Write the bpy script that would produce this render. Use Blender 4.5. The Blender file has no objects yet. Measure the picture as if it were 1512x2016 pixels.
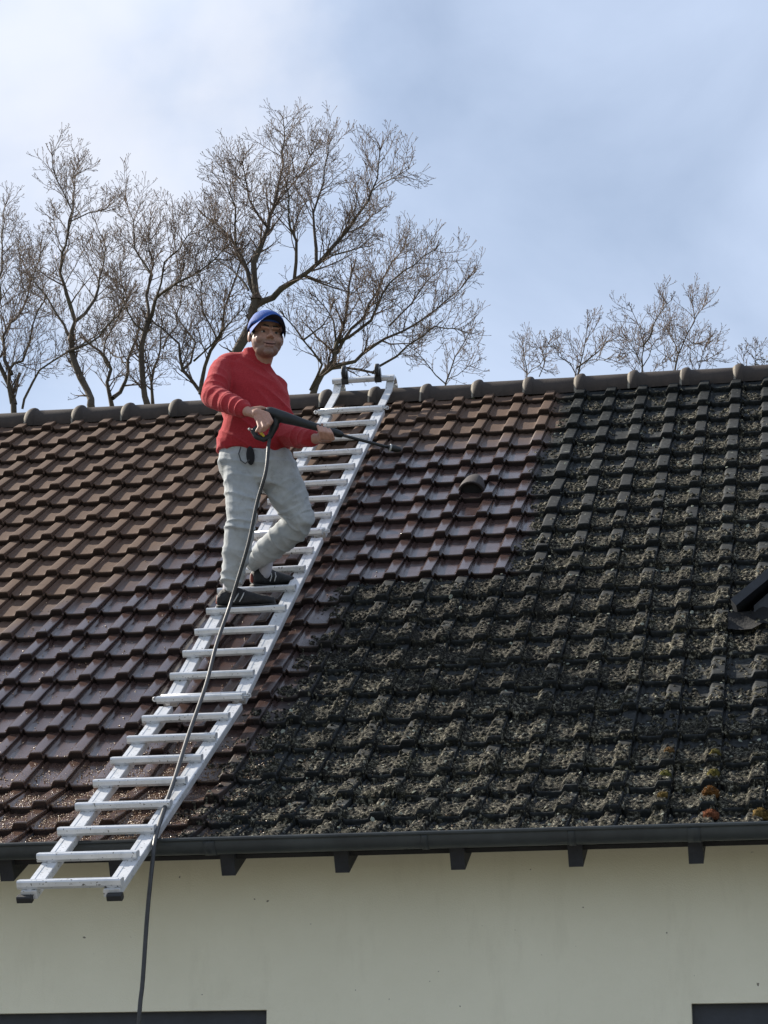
import bpy, bmesh, math, random
import numpy as np
from mathutils import Vector, Matrix, noise as mnoise

random.seed(7)
RNG = np.random.default_rng(11)
SC = bpy.context.scene
COL = SC.collection

# ------------------------------------------------------------------ camera
ZR = 7.126                      # height of the ridge line over the ground
CAM = np.array([5.78662, -15.987419, ZR - 5.526039])
CM = np.array([[0.981077, -0.05283, -0.186272],
               [0.193619, 0.267692, 0.94385],
               [0.0, -0.962055, 0.272856]])      # camera (right, down, forward) -> world
FPX = 4715.93                                    # focal length in pixels of a 1512 wide frame
cd = bpy.data.cameras.new("camera")
cd.sensor_fit = 'HORIZONTAL'
cd.sensor_width = 36.0
cd.lens = FPX / 1512 * 36.0
cd.clip_start = 0.1
cd.clip_end = 3000
cam = bpy.data.objects.new("camera", cd)
COL.objects.link(cam)
mw = Matrix.Identity(4)
for r in range(3):
    mw[r][0] = CM[r, 0]
    mw[r][1] = -CM[r, 1]
    mw[r][2] = -CM[r, 2]
    mw[r][3] = CAM[r]
cam.matrix_world = mw
SC.camera = cam

# ------------------------------------------------------------------ light
SUN_TO = np.array([-2.7, 1.07, 2.065])
SUN_TO /= np.linalg.norm(SUN_TO)
SUN_EL = math.asin(SUN_TO[2])
SUN_AZ = math.atan2(SUN_TO[0], SUN_TO[1])        # from +Y towards +X
sd = bpy.data.lights.new("sun", 'SUN')
sd.energy = 5.0
sd.angle = math.radians(0.6)
sd.color = (1.0, 0.93, 0.82)
sun = bpy.data.objects.new("sun", sd)
COL.objects.link(sun)
sun.rotation_euler = Vector(-SUN_TO).to_track_quat('-Z', 'Y').to_euler()

world = bpy.data.worlds.new("World")
SC.world = world
world.use_nodes = True
wn, wl = world.node_tree.nodes, world.node_tree.links
wn.clear()


def wnode(t, **kw):
    n = wn.new(t)
    for k, v in kw.items():
        setattr(n, k, v)
    return n


sky = wnode('ShaderNodeTexSky', sky_type='NISHITA')
sky.sun_disc = False
sky.sun_elevation = SUN_EL
sky.sun_rotation = SUN_AZ
sky.air_density = 1.0
sky.dust_density = 0.6
sky.ozone_density = 1.6
tc = wnode('ShaderNodeTexCoord')
mp = wnode('ShaderNodeMapping')
mp.inputs['Scale'].default_value = (1.0, 1.0, 1.5)
mp.inputs['Location'].default_value = (0.36, 0.1, 0.22)
nz = wnode('ShaderNodeTexNoise')
nz.inputs['Scale'].default_value = 5.0
nz.inputs['Detail'].default_value = 7
nz.inputs['Roughness'].default_value = 0.5
nz.inputs['Distortion'].default_value = 0.4
ramp = wnode('ShaderNodeValToRGB')
ramp.color_ramp.elements[0].position = 0.36
ramp.color_ramp.elements[0].color = (0.44, 0.44, 0.44, 1)
ramp.color_ramp.elements[1].position = 0.72
ramp.color_ramp.elements[1].color = (0.95, 0.95, 0.95, 1)
mixc = wnode('ShaderNodeMix', data_type='RGBA')
mixc.inputs['B'].default_value = (7.5, 8.75, 11.1, 1)
bg = wnode('ShaderNodeBackground')
bg.inputs['Strength'].default_value = 0.052
wo = wnode('ShaderNodeOutputWorld')
wl.new(tc.outputs['Generated'], mp.inputs['Vector'])
wl.new(mp.outputs['Vector'], nz.inputs['Vector'])
wl.new(nz.outputs['Fac'], ramp.inputs['Fac'])
# a brighter bank of cloud to the upper left
cdir = CM @ np.array([(120 - 756) / FPX, (180 - 1008) / FPX, 1.0]); cdir /= np.linalg.norm(cdir)
dot = wnode('ShaderNodeVectorMath', operation='DOT_PRODUCT')
dot.inputs[1].default_value = tuple(cdir)
wl.new(tc.outputs['Generated'], dot.inputs[0])
nz2 = wnode('ShaderNodeTexNoise')
nz2.inputs['Scale'].default_value = 14.0
nz2.inputs['Detail'].default_value = 6
wl.new(tc.outputs['Generated'], nz2.inputs['Vector'])
mm1 = wnode('ShaderNodeMath', operation='MULTIPLY_ADD')
mm1.inputs[1].default_value = 0.016
wl.new(nz2.outputs['Fac'], mm1.inputs[0]); wl.new(dot.outputs['Value'], mm1.inputs[2])
mr = wnode('ShaderNodeMapRange', interpolation_type='SMOOTHSTEP')
mr.inputs['From Min'].default_value = 1.0005; mr.inputs['From Max'].default_value = 1.0095
wl.new(mm1.outputs['Value'], mr.inputs['Value'])
mixb = wnode('ShaderNodeMix', data_type='RGBA')
mixb.inputs['B'].default_value = (9.9, 10.0, 10.6, 1)
mrs = wnode('ShaderNodeMath', operation='MULTIPLY'); mrs.inputs[1].default_value = 0.62
wl.new(mr.outputs['Result'], mrs.inputs[0])
wl.new(mrs.outputs['Value'], mixb.inputs['Factor'])
wl.new(ramp.outputs['Color'], mixc.inputs['Factor'])
wl.new(sky.outputs['Color'], mixc.inputs['A'])
wl.new(mixc.outputs['Result'], mixb.inputs['A'])
wl.new(mixb.outputs['Result'], bg.inputs['Color'])
wl.new(bg.outputs['Background'], wo.inputs['Surface'])

SC.view_settings.view_transform = 'Standard'
SC.view_settings.look = 'None'
SC.view_settings.gamma = 1.0
SC.view_settings.use_curve_mapping = False
SC.view_settings.exposure = 0.95
SC.cycles.max_bounces = 6


# ------------------------------------------------------------------ helpers
def tag(o, label=None, cat=None, group=None, kind=None):
    if label: o['label'] = label
    if cat: o['category'] = cat
    if group: o['group'] = group
    if kind: o['kind'] = kind
    return o


def empty(name, loc, label=None, cat=None, group=None):
    o = bpy.data.objects.new(name, None)
    o.empty_display_size = 0.2
    COL.objects.link(o)
    o.location = loc
    return tag(o, label, cat, group)


def place(o, parent):
    """parent o while its mesh stays in world coordinates"""
    if parent is not None:
        o.parent = parent
        loc = Vector((0, 0, 0))
        p = parent
        while p is not None:
            loc += p.location
            p = p.parent
        # all parents only translate; empties carry the offset, meshes sit at zero
        o.location = -loc
    return o


def mesh_obj(name, verts, faces, m, parent=None, smooth=False, attrs=None):
    me = bpy.data.meshes.new(name)
    verts = np.asarray(verts, dtype=np.float32)
    if isinstance(faces, np.ndarray) and faces.ndim == 2:
        nv, nf, k = len(verts), len(faces), faces.shape[1]
        me.vertices.add(nv)
        me.vertices.foreach_set('co', verts.ravel())
        me.loops.add(nf * k)
        me.loops.foreach_set('vertex_index', faces.astype(np.int32).ravel())
        me.polygons.add(nf)
        me.polygons.foreach_set('loop_start', np.arange(0, nf * k, k, dtype=np.int32))
        me.update(calc_edges=True)
    else:
        me.from_pydata([tuple(map(float, v)) for v in verts], [], [tuple(map(int, f)) for f in faces])
    me.validate()
    if smooth:
        me.polygons.foreach_set('use_smooth', np.ones(len(me.polygons), dtype=bool))
    if attrs:
        for k, a in attrs.items():
            at_ = me.attributes.new(k, 'FLOAT', 'POINT')
            at_.data.foreach_set('value', np.asarray(a, dtype=np.float32))
    for mm in (m if isinstance(m, (list, tuple)) else [m]):
        if mm: me.materials.append(mm)
    o = bpy.data.objects.new(name, me)
    COL.objects.link(o)
    return place(o, parent)


class MB:
    """collects simple shapes into one mesh"""
    def __init__(self):
        self.v, self.f = [], []

    def add(self, vs, fs):
        b = len(self.v)
        self.v += [tuple(map(float, p)) for p in vs]
        self.f += [tuple(i + b for i in f) for f in fs]
        return self

    def box(self, c, ax, ay, az, hx, hy, hz, bev=0.0):
        c = np.array(c, float); ax, ay, az = (np.array(a, float) for a in (ax, ay, az))
        if bev <= 0:
            pts = [c + sx * hx * ax + sy * hy * ay + sz * hz * az for sx in (-1, 1) for sy in (-1, 1) for sz in (-1, 1)]
            return self.add(pts, [(0, 1, 3, 2), (4, 6, 7, 5), (0, 4, 5, 1), (2, 3, 7, 6), (0, 2, 6, 4), (1, 5, 7, 3)])
        # octagonal prism along ax with chamfered long edges
        prof = [(-hy + bev, -hz), (hy - bev, -hz), (hy, -hz + bev), (hy, hz - bev), (hy - bev, hz), (-hy + bev, hz), (-hy, hz - bev), (-hy, -hz + bev)]
        return self.prism(c - ax * hx, c + ax * hx, ay, az, prof)

    def prism(self, p0, p1, ay, az, prof):
        n = len(prof)
        vs = [np.array(p) + a * np.array(ay) + b * np.array(az) for p in (p0, p1) for a, b in prof]
        fs = [(i, (i + 1) % n, n + (i + 1) % n, n + i) for i in range(n)]
        fs += [tuple(range(n - 1, -1, -1)), tuple(range(n, 2 * n))]
        return self.add(vs, fs)

    def sweep(self, pts, prof, up=(0, 0, 1), cap=True):
        """sweep a 2-D profile (side, up) along a polyline"""
        pts = [np.array(p, float) for p in pts]
        n, k = len(prof), len(pts)
        vs = []
        for i, p in enumerate(pts):
            t = pts[min(i + 1, k - 1)] - pts[max(i - 1, 0)]
            t /= np.linalg.norm(t)
            s = np.cross(t, np.array(up, float)); s /= np.linalg.norm(s)
            u = np.cross(s, t)
            vs += [p + a * s + b * u for a, b in prof]
        fs = [(i * n + j, i * n + (j + 1) % n, (i + 1) * n + (j + 1) % n, (i + 1) * n + j) for i in range(k - 1) for j in range(n)]
        if cap:
            fs += [tuple(range(n - 1, -1, -1)), tuple((k - 1) * n + j for j in range(n))]
        return self.add(vs, fs)

    def tube(self, pts, rad, n=8, cap=True):
        pts = np.array(pts, float)
        k = len(pts)
        rad = np.broadcast_to(np.array(rad, float), (k,))
        t = np.gradient(pts, axis=0)
        t /= np.linalg.norm(t, axis=1)[:, None] + 1e-12
        ref = np.array([0.31, 0.22, 0.92]) if abs(t[0] @ np.array([0.31, 0.22, 0.92])) < 0.9 else np.array([1.0, 0, 0.1])
        s = np.cross(t[0], ref); s /= np.linalg.norm(s)
        vs = []
        for i in range(k):
            s = s - (s @ t[i]) * t[i]; s /= np.linalg.norm(s) + 1e-12
            u = np.cross(t[i], s)
            for j in range(n):
                a = 2 * math.pi * j / n
                vs.append(pts[i] + rad[i] * (math.cos(a) * s + math.sin(a) * u))
        fs = [(i * n + j, i * n + (j + 1) % n, (i + 1) * n + (j + 1) % n, (i + 1) * n + j) for i in range(k - 1) for j in range(n)]
        if cap:
            fs += [tuple(range(n - 1, -1, -1)), tuple((k - 1) * n + j for j in range(n))]
        return self.add(vs, fs)

    def ell(self, c, rx, ry, rz, ax=(1, 0, 0), ay=(0, 1, 0), az=(0, 0, 1), nu=16, nv=10):
        c = np.array(c, float); ax, ay, az = (np.array(a, float) for a in (ax, ay, az))
        vs = [c + rz * az]
        for i in range(1, nv):
            th = math.pi * i / nv
            for j in range(nu):
                ph = 2 * math.pi * j / nu
                vs.append(c + rx * math.sin(th) * math.cos(ph) * ax + ry * math.sin(th) * math.sin(ph) * ay + rz * math.cos(th) * az)
        vs.append(c - rz * az)
        fs = [(0, 1 + j, 1 + (j + 1) % nu) for j in range(nu)]
        for i in range(nv - 2):
            for j in range(nu):
                a = 1 + i * nu
                fs.append((a + j, a + nu + j, a + nu + (j + 1) % nu, a + (j + 1) % nu))
        e = len(vs) - 1
        a = 1 + (nv - 2) * nu
        fs += [(a + j, e, a + (j + 1) % nu) for j in range(nu)]
        return self.add(vs, fs)

    def tcap(self, p0, p1, r0, r1, n=14):
        """tapered capsule"""
        p0, p1 = np.array(p0, float), np.array(p1, float)
        L = np.linalg.norm(p1 - p0) + 1e-9
        t = (p1 - p0) / L
        P, R = [], []
        for a in (80, 60, 35, 0):
            P.append(p0 - t * r0 * math.sin(math.radians(a))); R.append(r0 * math.cos(math.radians(a)))
        for a in (0, 35, 60, 80):
            P.append(p1 + t * r1 * math.sin(math.radians(a))); R.append(r1 * math.cos(math.radians(a)))
        ref = np.array([0.31, 0.22, 0.92]) if abs(t @ np.array([0.31, 0.22, 0.92])) < 0.9 else np.array([1.0, 0, 0.1])
        s = np.cross(t, ref); s /= np.linalg.norm(s); u = np.cross(t, s)
        vs = [P[i] + R[i] * (math.cos(2 * math.pi * j / n) * s + math.sin(2 * math.pi * j / n) * u) for i in range(8) for j in range(n)]
        fs = [(i * n + j, i * n + (j + 1) % n, (i + 1) * n + (j + 1) % n, (i + 1) * n + j) for i in range(7) for j in range(n)]
        fs += [tuple(range(n - 1, -1, -1)), tuple(7 * n + j for j in range(n))]
        return self.add(vs, fs)

    def loft(self, rings, n=20):
        """rings of (centre, radius along a, radius along b, axis a, axis b)"""
        vs = []
        for c, ra, rb, a, b in rings:
            for j in range(n):
                ph = 2 * math.pi * j / n
                vs.append(np.array(c) + ra * math.cos(ph) * np.array(a) + rb * math.sin(ph) * np.array(b))
        k = len(rings)
        fs = [(i * n + j, i * n + (j + 1) % n, (i + 1) * n + (j + 1) % n, (i + 1) * n + j) for i in range(k - 1) for j in range(n)]
        fs += [tuple(range(n - 1, -1, -1)), tuple((k - 1) * n + j for j in range(n))]
        return self.add(vs, fs)

    def build(self, name, m, parent=None, smooth=False):
        return mesh_obj(name, self.v, self.f, m, parent, smooth)

    def remeshed(self, name, m, parent, voxel, smooth_it=6, post=None, attrs=None):
        """union of all shapes as one continuous skin"""
        me = bpy.data.meshes.new(name + "_raw")
        me.from_pydata(self.v, [], self.f)
        bm = bmesh.new(); bm.from_mesh(me); bmesh.ops.recalc_face_normals(bm, faces=bm.faces); bm.to_mesh(me); bm.free()
        o = bpy.data.objects.new(name + "_raw", me)
        COL.objects.link(o)
        md = o.modifiers.new('r', 'REMESH'); md.mode = 'VOXEL'; md.voxel_size = voxel
        ms = o.modifiers.new('s', 'SMOOTH'); ms.factor = 0.5; ms.iterations = smooth_it
        dg = bpy.context.evaluated_depsgraph_get()
        out = bpy.data.meshes.new_from_object(o.evaluated_get(dg))
        bpy.data.objects.remove(o); bpy.data.meshes.remove(me)
        n = len(out.vertices)
        co = np.empty(n * 3, np.float32); out.vertices.foreach_get('co', co); co = co.reshape(-1, 3)
        no = np.empty(n * 3, np.float32); out.vertex_normals.foreach_get('vector', no); no = no.reshape(-1, 3)
        if post is not None:
            co = np.array([post(Vector(p), Vector(q)) for p, q in zip(co, no)], np.float32)
            out.vertices.foreach_set('co', co.ravel())
        if attrs:
            for k, fn in attrs.items():
                at_ = out.attributes.new(k, 'FLOAT', 'POINT')
                at_.data.foreach_set('value', np.array([fn(p) for p in co], np.float32))
        out.polygons.foreach_set('use_smooth', np.ones(len(out.polygons), dtype=bool))
        out.materials.clear(); out.materials.append(m)
        out.name = name
        ob = bpy.data.objects.new(name, out)
        COL.objects.link(ob)
        return place(ob, parent)


def at(u, v, y):
    """point seen at photo pixel (u, v) lying on the vertical plane Y = y"""
    d = CM @ np.array([(u - 756) / FPX, (v - 1008) / FPX, 1.0])
    return CAM + d * (y - CAM[1]) / d[1]


# ------------------------------------------------------------------ materials
def mat(name, rgb, rough=0.6, metal=0.0, var=0.0, vscale=8.0, bump=0.0, bscale=60.0, spec=0.5, rgb2=None, detail=5.0, coat=0.0):
    m = bpy.data.materials.new(name)
    m.use_nodes = True
    nt = m.node_tree
    b = nt.nodes['Principled BSDF']
    b.inputs['Base Color'].default_value = (*rgb, 1)
    b.inputs['Roughness'].default_value = rough
    b.inputs['Metallic'].default_value = metal
    b.inputs['Specular IOR Level'].default_value = spec
    b.inputs['Coat Weight'].default_value = coat
    tcn = nt.nodes.new('ShaderNodeTexCoord')
    if var > 0 or rgb2:
        n = nt.nodes.new('ShaderNodeTexNoise')
        n.inputs['Scale'].default_value = vscale
        n.inputs['Detail'].default_value = detail
        n.inputs['Roughness'].default_value = 0.65
        nt.links.new(tcn.outputs['Object'], n.inputs['Vector'])
        r = nt.nodes.new('ShaderNodeValToRGB')
        r.color_ramp.elements[0].position = 0.32
        r.color_ramp.elements[1].position = 0.68
        c2 = rgb2 if rgb2 else tuple(min(1, c * (1 + var)) for c in rgb)
        c1 = rgb if rgb2 else tuple(c * (1 - var) for c in rgb)
        r.color_ramp.elements[0].color = (*c1, 1)
        r.color_ramp.elements[1].color = (*c2, 1)
        nt.links.new(n.outputs['Fac'], r.inputs['Fac'])
        nt.links.new(r.outputs['Color'], b.inputs['Base Color'])
    if bump > 0:
        n2 = nt.nodes.new('ShaderNodeTexNoise')
        n2.inputs['Scale'].default_value = bscale
        n2.inputs['Detail'].default_value = 4
        nt.links.new(tcn.outputs['Object'], n2.inputs['Vector'])
        bn = nt.nodes.new('ShaderNodeBump')
        bn.inputs['Strength'].default_value = bump
        bn.inputs['Distance'].default_value = 0.01
        nt.links.new(n2.outputs['Fac'], bn.inputs['Height'])
        nt.links.new(bn.outputs['Normal'], b.inputs['Normal'])
    return m


class NT:
    """short hand for longer node trees"""
    def __init__(self, name):
        self.m = bpy.data.materials.new(name); self.m.use_nodes = True
        self.t = self.m.node_tree; self.b = self.t.nodes['Principled BSDF']
        self.tc = self.t.nodes.new('ShaderNodeTexCoord')

    def link(self, a, b): self.t.links.new(a, b)

    def noise(self, scale, detail=5, rough=0.6, vec=None, stretch=None):
        n = self.t.nodes.new('ShaderNodeTexNoise')
        n.inputs['Scale'].default_value = scale; n.inputs['Detail'].default_value = detail; n.inputs['Roughness'].default_value = rough
        v = self.tc.outputs['Object']
        if stretch:
            mm = self.t.nodes.new('ShaderNodeMapping'); mm.inputs['Scale'].default_value = stretch
            self.link(v, mm.inputs['Vector']); v = mm.outputs['Vector']
        self.link(v, n.inputs['Vector'])
        return n.outputs['Fac']

    def ramp(self, fac, stops):
        r = self.t.nodes.new('ShaderNodeValToRGB')
        e = r.color_ramp.elements
        while len(e) < len(stops): e.new(0.5)
        for i, (p, c) in enumerate(stops):
            e[i].position = p
            e[i].color = (*c, 1) if hasattr(c, '__len__') else (c, c, c, 1)
        self.link(fac, r.inputs['Fac'])
        return r.outputs['Color']

    def mix(self, fac, a, b, mode='MIX'):
        n = self.t.nodes.new('ShaderNodeMix'); n.data_type = 'RGBA'; n.blend_type = mode
        for s, x in (('Factor', fac), ('A', a), ('B', b)):
            if hasattr(x, 'is_output') or isinstance(x, bpy.types.NodeSocket): self.link(x, n.inputs[s])
            elif s == 'Factor': n.inputs[s].default_value = x
            else: n.inputs[s].default_value = (*x, 1)
        return n.outputs['Result']

    def math(self, op, a, b=None, clamp=False):
        n = self.t.nodes.new('ShaderNodeMath'); n.operation = op; n.use_clamp = clamp
        for i, x in enumerate((a, b)):
            if x is None: continue
            if isinstance(x, bpy.types.NodeSocket): self.link(x, n.inputs[i])
            else: n.inputs[i].default_value = x
        return n.outputs['Value']

    def attr(self, name):
        n = self.t.nodes.new('ShaderNodeAttribute'); n.attribute_name = name
        return n.outputs['Fac']

    def bump(self, h, strength=0.3, dist=0.005, prev=None):
        n = self.t.nodes.new('ShaderNodeBump'); n.inputs['Strength'].default_value = strength; n.inputs['Distance'].default_value = dist
        self.link(h, n.inputs['Height'])
        if prev is not None: self.link(prev, n.inputs['Normal'])
        return n.outputs['Normal']

    def set(self, name, x):
        if isinstance(x, bpy.types.NodeSocket): self.link(x, self.b.inputs[name])
        else: self.b.inputs[name].default_value = x
# ------------------------------------------------------------------ roof geometry
G = 0.31                        # row gauge
W = 0.21557                     # tile cover width
SL = np.array([0, -0.797156, -0.603774])     # down the slope
NN = np.array([0, -0.603774, 0.797156])      # out of the roof
KA = math.radians(28.0)                      # the last rows are kicked to a flatter pitch
KS = np.array([0, -math.cos(KA), -math.sin(KA)])
KN = np.array([0, -math.sin(KA), math.cos(KA)])
SK = 19 * G
ROWS = 22
O0 = np.array([0, 0, ZR])


def RP(X, s, h):
    """roof coordinates (along the eave, down the slope, above the slope) -> world, arrays allowed"""
    X, s, h = np.broadcast_arrays(np.asarray(X, float), np.asarray(s, float), np.asarray(h, float))
    a = np.minimum(s, SK)[..., None]
    b = np.maximum(s - SK, 0)[..., None]
    t = np.clip((s - SK + 0.02) / 0.04, 0, 1)[..., None]
    nrm = NN * (1 - t) + KN * t
    nrm = nrm / np.linalg.norm(nrm, axis=-1, keepdims=True)
    p = O0 + SL * a + KS * b + nrm * h[..., None]
    p[..., 0] = p[..., 0] + X
    return p


PU = np.array([0, .012, .046, .056, .084, .10, .14, .25, .40, .55, .615, .64, .70, .722, .75, .965, .99, 1.0])
PH = np.array([2, 2, 2, 12, 13, 9, 1.5, 0, -.6, 0, 1.2, 4, 28, 31.5, 32, 32, 31, 28]) * 1e-3
STEP = 0.031


def rib_rise(v):
    """the rolls stand lower at the head of a tile than at its foot"""
    return 0.66 + 0.34 * np.clip(v, 0, 1)



def noise2(x, y, seed):
    """smooth value noise on arrays"""
    r = np.random.default_rng(seed).random((256, 256))
    xi, yi = np.floor(x).astype(int), np.floor(y).astype(int)
    fx, fy = x - xi, y - yi
    fx, fy = fx * fx * (3 - 2 * fx), fy * fy * (3 - 2 * fy)
    a, b = r[xi % 256, yi % 256], r[(xi + 1) % 256, yi % 256]
    c, d = r[xi % 256, (yi + 1) % 256], r[(xi + 1) % 256, (yi + 1) % 256]
    return (a * (1 - fx) + b * fx) * (1 - fy) + (c * (1 - fx) + d * fx) * fy


def fbm(x, y, seed, o=4):
    t, a, n = 0, 0.5, 0
    for i in range(o):
        t = t + a * noise2(x * 2 ** i + 17.3 * i, y * 2 ** i, seed + i); n += a; a *= 0.55
    return t / n


def sstep(a, b, x):
    t = np.clip((x - a) / (b - a), 0, 1)
    return t * t * (3 - 2 * t)


def dirt_field(X, s):
    """1 where the roof has not been cleaned yet, 0 where the jet has been"""
    r = s / G
    jag = (fbm(X * 3.5, s * 3.5, 31) - 0.5)
    rowj = np.random.default_rng(77).normal(0, 1, 64)[np.clip(np.floor(r), 0, 40).astype(int)]
    up = sstep(-0.03, 0.05, X - 18.02 * W + jag * 0.10 - 0.03 * np.abs(rowj))             # beside the cleaned field: a clean column edge
    edge = 2.88 - 0.17 * sstep(14, 20, r) + jag * 0.4                # below it: a ragged edge right of the ladder
    lo = sstep(-0.12, 0.22, X - edge)
    k = sstep(11.0, 11.06, r + jag * 0.0)
    return up * (1 - k) + np.maximum(lo, up) * k


def wet_field(X, s):
    r = s / G
    n = fbm(X * 1.2, s * 1.2, 51) - 0.5
    left = sstep(-1.2, 1.6, (r - 13.5) + (X - 0.9) * 5.2 + n * 3)    # left of the ladder: drying from the top left
    right = sstep(2.2, 5.0, r + (X - 3.2) * 0.5 + n * 2.5)
    m = sstep(2.6, 3.0, X)
    return left * (1 - m) + right * m


def grit_field(X, s):
    r = s / G
    return sstep(16.5, 20, r + (fbm(X * 2, s * 2, 61) - 0.5) * 3) * (1 - 0.6 * sstep(2.9, 3.4, X))


def pan_bumps(u, v):
    b = np.maximum(0, np.cos((u - 0.26) / 0.11 * np.pi / 2) * (np.abs(u - 0.26) < 0.11)) + np.maximum(0, np.cos((u - 0.49) / 0.11 * np.pi / 2) * (np.abs(u - 0.49) < 0.11))
    return 0.008 * b * (1 - sstep(0.12, 0.34, v))


C0, C1 = -18, 52                 # tile columns
XL, XR_ = C0 * W, C1 * W


def build_tiles():
    vv = np.array([-0.10, 0.0, 0.07, 0.14, 0.22, 0.30, 0.45, 0.65, 0.85, 0.94, 0.975, 0.992, 1.0, 1.003, 0.975])
    dh = np.array([0, 0, 0, 0, 0, 0, 0, 0, 0, .0008, .0012, 0, -.004, -.010, -.046])
    nu, nv = len(PU) + 1, len(vv)
    u = np.append(PU, 1.0)
    hu = np.append(PH, -0.004)
    vend = np.ones(nu)
    vend[(u > 0.05) & (u < 0.09)] = 0.955
    vend[(u > 0.095) & (u < 0.12)] = 0.97
    vend[(u > 0.13) & (u < 0.2)] = 0.993
    UU, VV = np.meshgrid(u, vv, indexing='ij')
    VV2 = np.where(VV > 0.5, VV * vend[:, None], VV)
    base = hu[:, None] * rib_rise(VV2) + STEP * np.clip(VV2, -0.1, 1) - 0.063 - 1e-3 - 0.006 * (1 - sstep(0.12, 0.5, VV2)) * ((UU > 0.12) & (UU < 0.63))
    hh = base + dh[None, :] + pan_bumps(UU, VV)
    # the rib closes with a solid end, its crown slightly rounded
    idx = np.arange(nu * nv).reshape(nu, nv)
    fa = np.stack([idx[:-1, :-1], idx[1:, :-1], idx[1:, 1:], idx[:-1, 1:]], -1).reshape(-1, 4)
    V, F, T, E = [], [], [], []
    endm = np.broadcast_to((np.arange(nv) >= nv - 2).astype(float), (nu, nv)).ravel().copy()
    k = 0
    rnd = np.random.default_rng(5)
    for r in range(1, ROWS + 1):
        for c in range(C0, C1):
            j = rnd.normal(0, 1, 6)
            X = (c + UU) * W + j[0] * 0.0012 + j[3] * 0.0025 * (VV - 0.5)
            s = (r - 1 + VV2) * G + j[1] * 0.0022 + j[4] * 0.003 * (UU - 0.5)
            s = np.maximum(s, 0.02)
            if rnd.random() < 0.03:
                s = s + 0.007; X = X + 0.004 * (VV - 0.5) * rnd.choice([-1, 1])
            h = hh + j[2] * 0.0016 + j[5] * 0.0022 * (UU - 0.5)
            if r == 20:
                # first kicked row starts under row 19
                s = np.maximum(s, SK - 0.02)
            V.append(RP(X, s, h).reshape(-1, 3)); F.append(fa + k); k += nu * nv
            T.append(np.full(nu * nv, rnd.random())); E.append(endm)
    V = np.concatenate(V); F = np.concatenate(F); T = np.concatenate(T)
    return V, F, T, np.concatenate(E)


def inv_roof(V):
    """world -> (X, s) for attribute look-ups"""
    d = V - O0
    s1 = d @ SL
    s2 = SK + (d - SL * SK) @ KS
    return V[:, 0], np.where(s1 < SK, s1, s2)


# ---- tile material
t = NT('glazed_brown_roof_tile')
dirt, wet, tint, grit = t.attr('dirt'), t.attr('wet'), t.attr('tint'), t.attr('grit')
n1, n2, n3 = t.noise(9, 6), t.noise(60, 5), t.noise(240, 3)
clean = t.mix(tint, (0.038, 0.024, 0.021), (0.088, 0.053, 0.040))
clean = t.mix(t.ramp(n1, [(0.35, 0.0), (0.7, 1.0)]), clean, (0.066, 0.041, 0.034))
dry = t.mix(t.ramp(n2, [(0.25, 0.25), (0.7, 0.85)]), clean, (0.128, 0.082, 0.054))
cl = t.mix(wet, dry, t.mix(0.40, clean, (0.046, 0.030, 0.030)))
gr = t.mix(t.math('MULTIPLY', grit, t.ramp(n3, [(0.52, 0.0), (0.6, 1.0)])), cl, (0.17, 0.10, 0.06))
dcol = t.ramp(t.noise(35, 7, 0.7), [(0.25, (0.010, 0.011, 0.011)), (0.50, (0.023, 0.025, 0.025)), (0.66, (0.048, 0.051, 0.050)), (0.78, (0.13, 0.135, 0.125))])
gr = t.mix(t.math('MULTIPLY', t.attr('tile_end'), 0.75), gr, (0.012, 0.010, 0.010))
lich = t.ramp(t.noise(24, 3, 0.55), [(0.66, 0.0), (0.71, 0.85)])
dcol = t.mix(lich, dcol, (0.17, 0.178, 0.150))
dcol = t.mix(t.ramp(t.noise(2.2, 3, 0.5), [(0.4, 0.0), (0.65, 0.55)]), dcol, (0.012, 0.013, 0.014))
col = t.mix(dirt, gr, dcol)
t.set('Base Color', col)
rw = t.math('MULTIPLY', wet, t.ramp(n1, [(0.25, 1.0), (0.8, 0.75)]))
rough = t.mix(rw, (0.75, 0.75, 0.75), (0.11, 0.11, 0.11))
rough = t.mix(dirt, rough, (0.80, 0.80, 0.80))
sep = t.math('ADD', rough, 0.0)
t.set('Roughness', sep)
wc = t.math('MULTIPLY', rw, t.math('SUBTRACT', 1.0, dirt))
t.set('Coat Weight', t.math('MULTIPLY', wc, 0.0)); t.set('Coat Roughness', 0.10); t.set('Coat IOR', 1.5)
t.set('Specular IOR Level', t.math('MULTIPLY', t.math('ADD', t.math('MULTIPLY', rw, 0.35), 0.13), t.math('SUBTRACT', 1.0, t.math('MULTIPLY', dirt, 0.65))))
nb = t.bump(n2, 0.10, 0.003)
nb = t.bump(n3, 0.05, 0.001, nb)
t.set('Normal', nb)
M_TILE = t.m

house = empty('house', (2.5, -5.1, 0), 'low cream rendered house with a steep brown tiled roof, half cleaned of moss', 'house')

V, F, T, E_ = build_tiles()
X_, S_ = inv_roof(V)
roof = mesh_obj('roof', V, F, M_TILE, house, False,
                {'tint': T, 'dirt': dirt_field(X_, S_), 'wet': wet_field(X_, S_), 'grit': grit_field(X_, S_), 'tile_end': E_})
# smooth only across gentle folds
bm = bmesh.new(); bm.from_mesh(roof.data)
for f in bm.faces: f.smooth = True
for e in bm.edges:
    if len(e.link_faces) == 2 and e.calc_face_angle(0) > math.radians(32): e.smooth = False
bm.to_mesh(roof.data); bm.free()

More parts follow.
